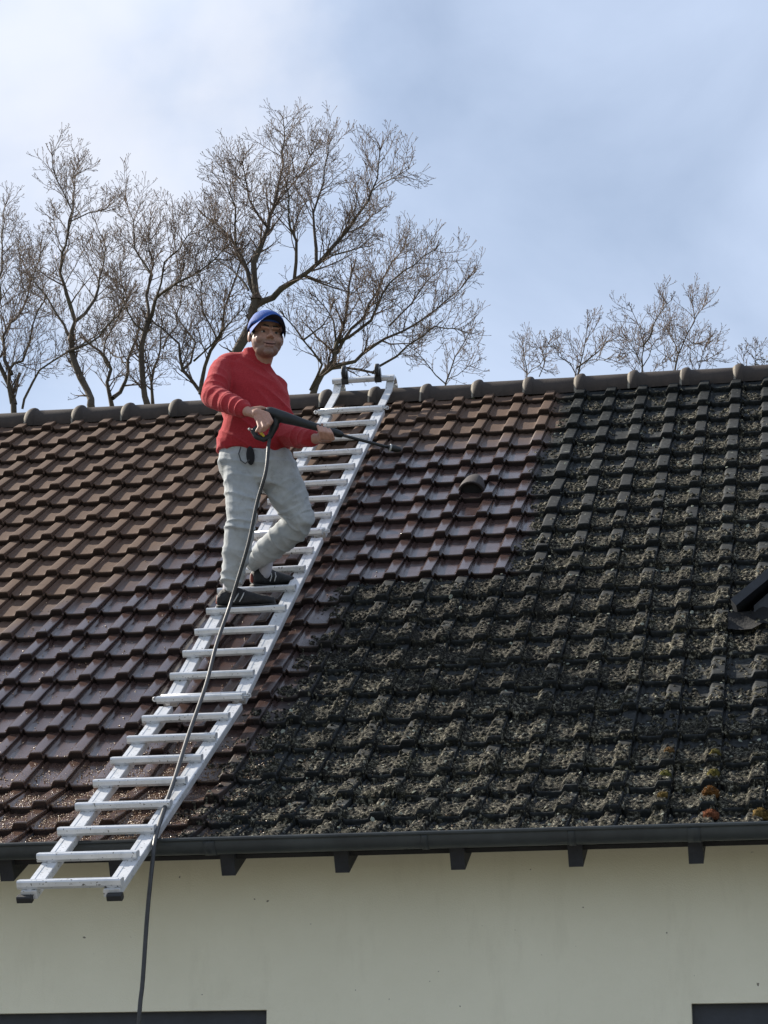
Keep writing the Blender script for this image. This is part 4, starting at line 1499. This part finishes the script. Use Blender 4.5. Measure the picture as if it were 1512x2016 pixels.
# tread tops of the rungs he stands on
r12 = LP(0, -4 * SP, 0.047); r13 = LP(0, -5 * SP, 0.047)
h1 = np.array([Q(419, 1190, 0)[0], r12[1] + .015, r12[2] + .010]); t1 = np.array([Q(541, 1185, 0)[0] - .03, r12[1] + .035, r12[2] + .010])
h2 = np.array([Q(470, 1150, 0)[0], r13[1] + .00, r13[2] + .010]); t2 = np.array([Q(470, 1150, 0)[0] + .20, r13[1] + .22, r13[2] + .052])
shoe(h1, t1, ANR)
shoe(h2, t2, ANL)
sk = MB(); sk.tcap(h1 + np.array([.065, .005, .085]), h1 + np.array([.072, .005, .16]), .041, .044, 14)
sk.build('sock', M_SOCK, person, True)
sk = MB(); sk.tcap(h2 + np.array([.055, .03, .085]), h2 + np.array([.07, .01, .15]), .041, .044, 14)
sk.build('sock', M_SOCK, person, True)

# ------------------------------------------------------------------ pressure washer lance
GD = -0.345
gun = empty('pressure_washer_gun', tuple(Q(535, 820, GD)), 'black pressure washer gun with long thin lance held in both hands', 'spray gun')
M_GUN = mat('black_gun_plastic', (0.007, 0.009, 0.010), 0.5, 0, 0.3, 40, 0.15, 200)
g_ = MB()
A_ = Q(531, 812, GD); B_ = Q(560, 822, GD - .0); C_ = Q(627, 842, -.300)
g_.tcap(A_, B_, .033, .034, 16); g_.tcap(B_, Q(590, 831, -.325), .034, .026, 16); g_.tcap(Q(590, 831, -.325), C_, .026, .021, 16)
g_.tcap(Q(545, 815, GD), Q(541, 838, GD), .026, .024, 12); g_.tcap(Q(541, 838, GD), Q(530, 863, GD), .024, .015, 12)   # inlet leg
g_.tcap(A_, Q(519, 834, GD), .022, .020, 12); g_.tcap(Q(519, 834, GD), Q(499, 849, GD), .020, .017, 12)             # pistol grip
g_.tcap(Q(499, 849, GD), Q(505, 860, GD), .016, .016, 10); g_.tcap(Q(505, 860, GD), Q(520, 865, GD), .016, .016, 10); g_.tcap(Q(520, 865, GD), Q(533, 858, GD), .016, .016, 10)
g_.remeshed('gun_body', M_GUN, gun, .0045, 3)
tg = MB(); tg.tcap(Q(512, 850, GD - .012), Q(519, 858, GD - .012), .009, .007, 10); tg.build('trigger', mat('yellow_trigger', (0.55, 0.42, 0.03), 0.5), gun, True)
bt = MB(); bt.ell(Q(491, 845, GD - .01), .008, .008, .008); bt.build('lock_button', M_PALE, gun, True)
D_ = Q(648, 848, -.285); E_ = Q(675, 857, -.27); TIP0 = Q(766, 881, -.16); TIP1 = Q(790, 886, -.13)
ln = MB()
cl_ = [C_ + (D_ - C_) * .2, D_, D_ + (E_ - D_) * .35, D_ + (E_ - D_) * .7, E_]
ln.tube(cl_, [.016, .0170, .0230, .0215, .0135], 14); ln.build('lance_collar', M_GUN, gun, True)
ln = MB(); lp = [E_ + (TIP0 - E_) * f for f in np.linspace(-.05, 1, 7)]; ln.tube(lp, .0085, 10); ln.build('lance_tube', M_GUN, gun, True)
ln = MB(); ln.tube([TIP0 + (TIP1 - TIP0) * f for f in (-.08, .0, .12, .5, .85, 1.0)], [.012, .018, .0195, .0195, .016, .010], 14); ln.build('nozzle', M_GUN, gun, True)
rg2 = MB(); rg2.tube([TIP0 + (TIP1 - TIP0) * f for f in (.02, .06, .14, .18)], [.0185, .0215, .0215, .0185], 14); rg2.build('nozzle_ring', M_PALE, gun, True)

# ------------------------------------------------------------------ hose
hp = [(531, 862, Y0 + GD), (528, 884, Y0 + GD - .02), (523, 930, Y0 + GD - .05), (506, 990, Y0 - .37), (489, 1070, Y0 - .36), (467, 1145, Y0 - .34), (450, 1200, Y0 - .36), (426, 1270, -4.02), (405, 1350, -4.36), (370, 1450, -4.80), (345, 1530, -5.17), (321, 1600, -5.47), (306, 1650, -5.70), (300, 1700, -5.76), (290, 1800, -5.79), (281, 1930, -5.82), (273, 2016, -5.84)]
pts = [at(*q) for q in hp]
last = pts[-1]
pts += [last + np.array([-.02, -.01, -.7]), last + np.array([-.03, -.03, -1.4]), np.array([last[0] - .02, last[1] - .12, .10]), np.array([last[0] + .05, last[1] - .35, .012]), np.array([last[0] + .6, last[1] - 1.3, .012]), np.array([last[0] + .4, last[1] - 3.0, .012])]
pts = np.array(pts)
# Catmull-Rom
sm_ = []
for i in range(len(pts) - 1):
    p0, p1, p2, p3 = pts[max(i - 1, 0)], pts[i], pts[i + 1], pts[min(i + 2, len(pts) - 1)]
    for tt in np.linspace(0, 1, 8, endpoint=False):
        sm_.append(.5 * (2 * p1 + (p2 - p0) * tt + (2 * p0 - 5 * p1 + 4 * p2 - p3) * tt ** 2 + (3 * p1 - p0 - 3 * p2 + p3) * tt ** 3))
sm_.append(pts[-1])
hm = MB(); hm.tube(sm_, .0100, 12)
M_HOSE = mat('black_rubber_hose', (0.030, 0.030, 0.030), 0.45, 0, 0.3, 30, 0.12, 150)
tag(hm.build('hose', M_HOSE, None, True), 'black high pressure hose hanging from the gun down over the gutter', 'hose')
# ------------------------------------------------------------------ bare trees behind the house
t = NT('oak_bark')
c = t.ramp(t.noise(5, 7, 0.75), [(0.3, (0.036, 0.028, 0.021)), (0.7, (0.115, 0.089, 0.066))])
al = t.ramp(t.noise(1.3, 5, 0.7), [(0.5, 0.0), (0.72, 0.55)])
c = t.mix(al, c, (0.085, 0.088, 0.045))
t.set('Base Color', c); t.set('Roughness', 0.9)
t.set('Normal', t.bump(t.noise(22, 5, 0.7, stretch=(1, 1, 0.35)), 0.7, 0.02))
M_BARK = t.m
M_TWIG = mat('reddish_grey_twig', (0.072, 0.050, 0.038), 0.8, 0, 0, 3, spec=0.2, rgb2=(0.165, 0.118, 0.090))
TR = random.Random(1234)


class Twigs:
    def __init__(self):
        self.v, self.f, self.n = [], [], 0

    def tube(self, pts, rad, k):
        pts = np.asarray(pts, float)
        m = len(pts)
        tt = np.gradient(pts, axis=0); tt /= np.linalg.norm(tt, axis=1)[:, None] + 1e-12
        ref = np.array([0.3, 0.9, 0.25])
        s = np.cross(tt, ref); s /= np.linalg.norm(s, axis=1)[:, None] + 1e-9
        u = np.cross(tt, s)
        an = np.arange(k) * 2 * np.pi / k
        ring = pts[:, None, :] + np.asarray(rad)[:, None, None] * (np.cos(an)[None, :, None] * s[:, None, :] + np.sin(an)[None, :, None] * u[:, None, :])
        self.v.append(ring.reshape(-1, 3))
        i = np.arange(m - 1)[:, None] * k; j = np.arange(k)[None, :]; j2 = (j + 1) % k
        self.f.append((np.stack([i + j, i + j2, i + k + j2, i + k + j], -1).reshape(-1, 4)) + self.n)
        self.n += m * k

    def build(self, nm, m, par):
        return mesh_obj(nm, np.concatenate(self.v), np.concatenate(self.f), m, par, True)


def grow(tw, p, d, L, r, lev, maxlev, wig=0.22, up=0.10):
    """one branch and everything on it"""
    n = max(4, int(L / 0.11)) if lev < maxlev else max(3, int(L / 0.06))
    n = min(n, 16)
    pts, dd = [np.array(p, float)], np.array(d, float)
    st = L / n
    for i in range(n):
        dd = dd + np.array([TR.gauss(0, wig), TR.gauss(0, wig), TR.gauss(0, wig) + up]) * (0.55 if lev < 2 else 0.8)
        dd /= np.linalg.norm(dd)
        pts.append(pts[-1] + dd * st)
    r1 = max(0.0019, r * 0.35)
    rad = np.linspace(r, r1, len(pts))
    if lev == maxlev: rad[-1] = 0.0040; rad[-2] *= 1.0            # the fat end buds
    tw.tube(pts, rad, 5 if r > 0.02 else (4 if r > 0.008 else 3))
    if lev >= maxlev: return
    nc = {0: 8, 1: 10, 2: 8, 3: 4}.get(lev, 3)
    nc = max(2, int(nc * min(1.6, L / {0: 1.6, 1: .9, 2: .5, 3: .28}.get(lev, .2)) + TR.random()))
    for i in range(nc):
        f = 0.18 + 0.82 * (i + TR.random() * .8) / nc
        f = min(f, 0.99)
        k = f * (len(pts) - 1); a = int(k); b = min(a + 1, len(pts) - 1)
        q = pts[a] + (pts[b] - pts[a]) * (k - a)
        ax = pts[b] - pts[a - 1 if a > 0 else 0]; ax /= np.linalg.norm(ax) + 1e-9
        rv = np.array([TR.gauss(0, 1), TR.gauss(0, 1) * .8, TR.gauss(0, 1)]); rv -= (rv @ ax) * ax; rv /= np.linalg.norm(rv) + 1e-9
        ang = math.radians(TR.uniform(28, 62))
        nd = ax * math.cos(ang) + rv * math.sin(ang) + np.array([0, 0, 0.12]); nd /= np.linalg.norm(nd)
        grow(tw, q, nd, L * TR.uniform(.38, .62) * (1.1 - .35 * f), max(.0023, r * (1 - .6 * f) * TR.uniform(.5, .68)), lev + 1, maxlev, wig, up)
    # forked tip
    if lev < maxlev:
        for s in (-1, 1):
            nd = dd + np.array([s * .4, TR.gauss(0, .3), .2]); nd /= np.linalg.norm(nd)
            grow(tw, pts[-1], nd, L * .34, max(.0023, r1 * .8), min(lev + 2, maxlev), maxlev, wig, up)


def limb_path(px, y, yvar, seed, known=None):
    rg = random.Random(seed)
    if known:                       # a limb starts at the depth of the wood it grows from
        q0 = at(px[0][0], px[0][1], y)
        allp = np.concatenate(known)
        y = allp[np.argmin((allp[:, 0] - q0[0]) ** 2 + (allp[:, 2] - q0[2]) ** 2), 1]
    off = 0.0
    pts = []
    drift = rg.uniform(-1, 1) * yvar
    n = len(px)
    for i, (u, v) in enumerate(px):
        pts.append(at(u, v, y + drift * (i / max(1, n - 1)) ** 1.2))
    # resample with gnarl
    out = []
    pts = np.array(pts)
    for i in range(n - 1):
        p0, p1, p2, p3 = pts[max(i - 1, 0)], pts[i], pts[i + 1], pts[min(i + 2, n - 1)]
        m = max(2, int(np.linalg.norm(p2 - p1) / 0.16))
        for tt in np.linspace(0, 1, m, endpoint=False):
            q = .5 * (2 * p1 + (p2 - p0) * tt + (2 * p0 - 5 * p1 + 4 * p2 - p3) * tt ** 2 + (3 * p1 - p0 - 3 * p2 + p3) * tt ** 3)
            out.append(q + np.array([rg.gauss(0, .013), rg.gauss(0, .02), rg.gauss(0, .013)]))
    out.append(pts[-1])
    return np.array(out)


def make_tree(y, limbs, label, dens=1.0, maxlev=3, base=None, seed=0):
    """limbs: (pixel path from the bottom up, start radius, end radius, side-branch length)"""
    root_px = limbs[0][0][0]
    foot = at(root_px[0], root_px[1], y)
    tr_ = empty('bare_tree', (foot[0], y, 0), label, 'tree', 'bare trees behind the house')
    tk, tw = Twigs(), Twigs()
    known = []
    # stem down to the ground
    k = int(foot[2] / 0.5)
    stem = [np.array([foot[0] + .10 * math.sin(z * 1.3 + seed) * (z / foot[2]) * (1 - z / foot[2]), y, z]) for z in np.linspace(0, foot[2], max(4, k))]
    r0 = limbs[0][1]
    tk.tube(stem, np.linspace(r0 * 1.0, r0 * .62, len(stem)), 10)
    for li, (px, ra, rb, sl_) in enumerate(limbs):
        P = limb_path(px, y, 0.0 if li == 0 else 0.9, seed * 50 + li, known)
        known.append(P)
        n = len(P)
        rad = (rb * .62 + (ra * .60 - rb * .62) * (1 - np.linspace(0, 1, n)) ** 1.35) * np.array([1 + .07 * math.sin(i * 1.7 + li) for i in range(n)])
        tk.tube(P, rad, 9 if ra > .05 else 7)
        if sl_ <= 0: continue
        Lg = np.concatenate([[0], np.cumsum(np.linalg.norm(np.diff(P, axis=0), axis=1))])
        cnt = max(4, int(Lg[-1] * 14.0 * dens))
        for i in range(cnt):
            f = 0.22 + .78 * (i + TR.random()) / cnt
            a = min(n - 2, int(np.searchsorted(Lg, f * Lg[-1]) - 1)); a = max(a, 0)
            q = P[a] + (P[a + 1] - P[a]) * TR.random()
            ax = P[a + 1] - P[a]; ax /= np.linalg.norm(ax) + 1e-9
            rv = np.array([TR.gauss(0, 1), TR.gauss(0, .7), TR.gauss(0, 1)]); rv -= (rv @ ax) * ax; rv /= np.linalg.norm(rv)
            ang = math.radians(TR.uniform(30, 65))
            nd = ax * math.cos(ang) + rv * math.sin(ang) + np.array([0, 0, .22]); nd /= np.linalg.norm(nd)
            rr_ = min(rad[a] * .55, .016) * TR.uniform(.5, 1)
            grow(tw, q, nd, sl_ * TR.uniform(.5, 1.15) * (1.05 - .4 * f), max(.005, rr_), 1, maxlev)
        # the limb's own tip
        ax = P[-1] - P[-3]; ax /= np.linalg.norm(ax) + 1e-9
        for s in (-.25, .25):
            nd = ax + np.array([s, TR.gauss(0, .2), .1]); nd /= np.linalg.norm(nd)
            grow(tw, P[-1], nd, sl_ * .25, max(.005, rb * .9), 1, maxlev)
    tk.build('trunk', M_BARK, tr_)
    tw.build('crown', M_TWIG, tr_)
    return tr_


def c1(*p): return [(x / 3.024, 200 + y / 3.024) for x, y in p]
def c2(*p): return [(400 + x / 2.7, 200 + y / 2.7) for x, y in p]
def c3(*p): return [(960 + x / 2.739, 540 + y / 2.739) for x, y in p]


make_tree(9.0, [
    (c1((80, 1900), (60, 1700), (15, 1610), (-30, 1480)), .060, .035, .5),
    (c1((75, 1800), (62, 1590), (140, 1520), (190, 1330), (262, 1190)), .040, .012, .55),
    (c1((60, 1610), (8, 1480), (40, 1350), (90, 1280), (190, 1090), (240, 900)), .040, .012, .6),
    (c1((90, 1800), (118, 1620)), .036, .030, 0),
    (c1((-30, 1480), (10, 1000), (10, 780), (30, 620)), .035, .010, .55),
    (c1((130, 1830), (240, 1600), (400, 1490), (500, 1440), (640, 1330), (720, 1235)), .026, .009, .5),
    (c1((190, 1090), (130, 950), (110, 860)), .016, .007, .4),
], 'forked bare tree at the left edge with a snapped dark stub', 1.0, 3, seed=1)
make_tree(7.4, [
    (c1((560, 1850), (545, 1770), (480, 1640), (430, 1500), (425, 1420)), .070, .055, .3),
    (c1((425, 1420), (380, 1330), (275, 1160), (190, 1050)), .036, .010, .55),
    (c1((425, 1430), (450, 1300), (400, 1150), (365, 1020), (380, 900), (408, 800), (425, 640), (350, 480), (310, 320)), .046, .008, .45),
    (c1((408, 800), (440, 560), (432, 450), (470, 360)), .018, .007, .42),
    (c1((450, 1310), (560, 1180), (605, 1050), (628, 930), (620, 830)), .036, .010, .5),
    (c1((425, 710), (520, 660), (600, 640), (655, 590)), .014, .006, .35),
    (c1((380, 900), (330, 780), (322, 640)), .014, .006, .35),
    (c1((420, 1490), (520, 1440), (640, 1330), (740, 1200)), .028, .010, .5),
], 'slender bare tree with a tall narrow leader, second from the left', 1.0, 3, seed=2)
make_tree(9.6, [
    (c1((660, 1860), (658, 1760), (648, 1600), (600, 1490), (510, 1425)), .052, .022, .4),
    (c1((668, 1770), (755, 1660), (768, 1540), (815, 1400), (830, 1320)), .045, .018, .5),
    (c1((645, 1590), (620, 1480), (660, 1350), (730, 1200), (720, 1000), (740, 900)), .024, .008, .5),
    (c1((768, 1560), (690, 1520), (600, 1400)), .016, .007, .4),
], 'low twin stemmed bare tree that splits just above the ridge', 1.0, 3, seed=3)
make_tree(8.2, [
    (c1((872, 1850), (865, 1760), (845, 1600), (850, 1450), (882, 1310)), .060, .050, .3),
    (c1((882, 1310), (930, 1180), (1060, 1080), (1200, 1000), (1330, 880)), .044, .010, .6),
    (c1((880, 1320), (870, 1150), (905, 1040), (810, 890), (790, 720), (745, 590)), .036, .008, .55),
    (c1((925, 1190), (990, 960), (1060, 880), (1150, 760)), .024, .007, .55),
    (c1((870, 1150), (900, 960), (880, 800), (900, 680)), .020, .007, .5),
    (c1((980, 1150), (1080, 1050), (1090, 930)), .016, .007, .5),
    (c1((870, 1380), (760, 1250), (740, 1120)), .018, .008, .5),
], 'crowded bare tree leaning right, left of the red fleece', 1.05, 3, seed=4)
make_tree(10.2, [
    (c1((910, 1860), (908, 1750), (910, 1600), (960, 1460), (965, 1320)), .042, .014, .5),
    (c1((905, 1650), (860, 1500), (800, 1380)), .018, .008, .45),
    (c1((960, 1460), (1050, 1330), (1085, 1150), (1075, 1000)), .020, .008, .5),
], 'thin bare sapling between the two thicker trunks left of the man', 1.0, 3, seed=5)
make_tree(8.8, [
    (c1((1215, 1850), (1190, 1730), (1085, 1590), (1062, 1450), (960, 1350), (900, 1290)), .050, .012, .5),
    (c1((1195, 1740), (1215, 1580), (1300, 1400), (1335, 1240), (1400, 1050), (1440, 900)), .046, .012, .55),
    (c1((1090, 1600), (1160, 1480), (1060, 1300), (990, 1170)), .028, .010, .5),
    (c1((1150, 1560), (1330, 1380), (1440, 1240)), .022, .009, .45),
    (c1((1300, 1400), (1210, 1250), (1200, 1080)), .018, .008, .5),
], 'spreading bare tree close behind the left sleeve of the man', 1.05, 3, seed=6)
make_tree(8.0, [
    (c2((150, 1600), (195, 1330), (250, 1180), (285, 1050)), .105, .085, .25),
    (c2((270, 1100), (230, 900), (180, 770), (100, 680), (10, 610)), .060, .014, .65),
    (c2((285, 1060), (270, 860), (345, 680), (382, 540), (418, 390), (430, 210), (424, 90)), .070, .009, .55),
    (c2((288, 1070), (375, 1040), (490, 945), (620, 845), (770, 680), (865, 540), (920, 400), (940, 260)), .070, .009, .60),
    (c2((900, 470), (1000, 400), (1090, 360)), .014, .006, .4),
    (c2((490, 950), (490, 740), (450, 600), (440, 440)), .036, .009, .6),
    (c2((605, 850), (592, 600), (640, 430), (668, 230)), .034, .008, .6),
    (c2((345, 680), (250, 520), (210, 330)), .026, .008, .55),
    (c2((382, 540), (520, 380), (600, 230)), .022, .007, .5),
    (c2((180, 770), (160, 560), (110, 380)), .026, .007, .55),
    (c2((640, 840), (800, 780), (880, 770)), .020, .008, .5),
    (c2((770, 680), (870, 640), (960, 560)), .020, .007, .5),
    (c2((250, 1000), (170, 900), (60, 830)), .024, .008, .5),
], 'largest bare oak, its thick trunk rising behind the blue cap', 1.12, 3, seed=7)
make_tree(9.2, [
    (c2((590, 1620), (600, 1510), (685, 1380), (720, 1250), (768, 1050), (790, 900)), .075, .016, .55),
    (c2((640, 1450), (800, 1375), (900, 1290), (1130, 1180), (1290, 1060), (1400, 950)), .046, .009, .55),
    (c2((700, 1330), (845, 1150), (960, 940), (1075, 740)), .040, .009, .6),
    (c2((715, 1290), (880, 1170), (1000, 960), (1120, 860), (1230, 790)), .036, .009, .55),
    (c2((570, 1540), (620, 1390), (540, 1270), (430, 1140)), .032, .010, .45),
    (c2((900, 1440), (1090, 1300), (1230, 1200), (1400, 1230)), .026, .008, .5),
    (c2((700, 1330), (690, 1180), (600, 1040)), .026, .009, .5),
    (c2((520, 1260), (640, 1180), (690, 1070)), .020, .008, .4),
    (c2((1000, 1190), (1150, 1000), (1250, 900)), .020, .008, .5),
    (c2((640, 1450), (740, 1420), (900, 1440)), .030, .022, .3),
], 'wide bare tree behind the ladder hook, branches fanning right', 1.1, 3, seed=8)
make_tree(10.5, [
    (c2((1270, 1620), (1280, 1500), (1370, 1290), (1420, 1220)), .024, .007, .45),
    (c2((1280, 1500), (1180, 1380), (1120, 1320)), .014, .006, .4),
    (c2((1300, 1480), (1460, 1380)), .010, .005, .35),
], 'small bare treetop peeking over the ridge right of the ladder', .9, 3, seed=9)
for lim, lb, sd_ in (
    ([(c3((215, 700), (208, 540), (200, 440), (185, 370)), .020, .006, .40), (c3((285, 560), (325, 400), (340, 350)), .010, .005, .22), (c3((208, 540), (290, 470), (310, 400)), .010, .005, .3)], 'tiny bare treetop leftmost of those over the mossy ridge', 11),
    ([(c3((470, 700), (488, 510), (520, 410), (540, 250)), .026, .006, .42), (c3((488, 515), (600, 410), (690, 345)), .018, .006, .35), (c3((480, 530), (400, 440), (335, 380)), .012, .005, .35), (c3((530, 470), (620, 450), (720, 460)), .010, .005, .35)], 'low bare treetop over the mossy ridge with a long rightward branch', 12),
    ([(c3((840, 700), (828, 500), (850, 390), (780, 200)), .026, .006, .42), (c3((845, 400), (900, 260), (990, 140)), .018, .006, .38), (c3((830, 490), (800, 420), (715, 330)), .012, .005, .38), (c3((850, 500), (880, 400), (940, 330)), .012, .005, .35)], 'taller bare treetop with a fan of fine twigs, over the mossy ridge', 13),
    ([(c3((1000, 700), (1012, 500), (1045, 390), (1110, 260), (1095, 120)), .026, .006, .40), (c3((1110, 260), (1180, 160)), .010, .005, .3), (c3((1020, 480), (960, 440), (940, 490)), .012, .005, .38), (c3((1045, 390), (1150, 370)), .010, .005, .38), (c3((1030, 420), (985, 330), (960, 250)), .012, .005, .36)], 'highest bare treetop over the mossy ridge, with a forked tip', 14),
    ([(c3((1130, 700), (1140, 480), (1200, 340)), .016, .005, .40), (c3((1150, 470), (1240, 430)), .010, .005, .35)], 'rightmost small bare treetop, low beside the forked tip', 15),
    ([(c3((1390, 700), (1385, 480), (1370, 410)), .012, .005, .25), (c3((1440, 520), (1455, 380)), .008, .005, .22)], 'pair of bare shoots beside the dark evergreen at the right edge', 16),
):
    make_tree(11.0, lim, lb, .95, 3, seed=sd_)

# ---- dark evergreen at the right edge
ev = empty('evergreen_shrub', tuple(np.array([at(1510, 720, 9.5)[0], 9.5, 0])), 'dark green evergreen tip showing over the ridge at the right edge', 'shrub')
top = at(1506, 690, 9.5)
MB().tube([np.array([top[0], 9.5, z]) for z in np.linspace(0, top[2] - .2, 6)], np.linspace(.09, .02, 6), 8).build('trunk', M_BARK, ev, True)
V_, F_, k_ = [], [], 0
er = np.random.default_rng(8)
for i in range(9000):
    f = er.random() ** .6
    z = top[2] - f * 2.6
    rad = (0.08 + .36 * f) * math.sqrt(er.random())
    a = er.random() * 2 * math.pi
    p = np.array([top[0] + rad * math.cos(a), 9.5 + rad * math.sin(a), z])
    d = er.normal(0, 1, 3) + [math.cos(a), math.sin(a), .9]; d /= np.linalg.norm(d)
    s = np.cross(d, er.normal(0, 1, 3)); s /= np.linalg.norm(s)
    L, w_ = er.uniform(.03, .07), .008
    V_ += [p - s * w_, p + s * w_, p + d * L]
    F_.append((k_, k_ + 1, k_ + 2)); k_ += 3
mesh_obj('foliage', np.array(V_), np.array(F_), mat('yew_needles', (0.018, 0.022, 0.010), 0.7, 0, 0, 6, rgb2=(0.07, 0.055, 0.03)), ev)
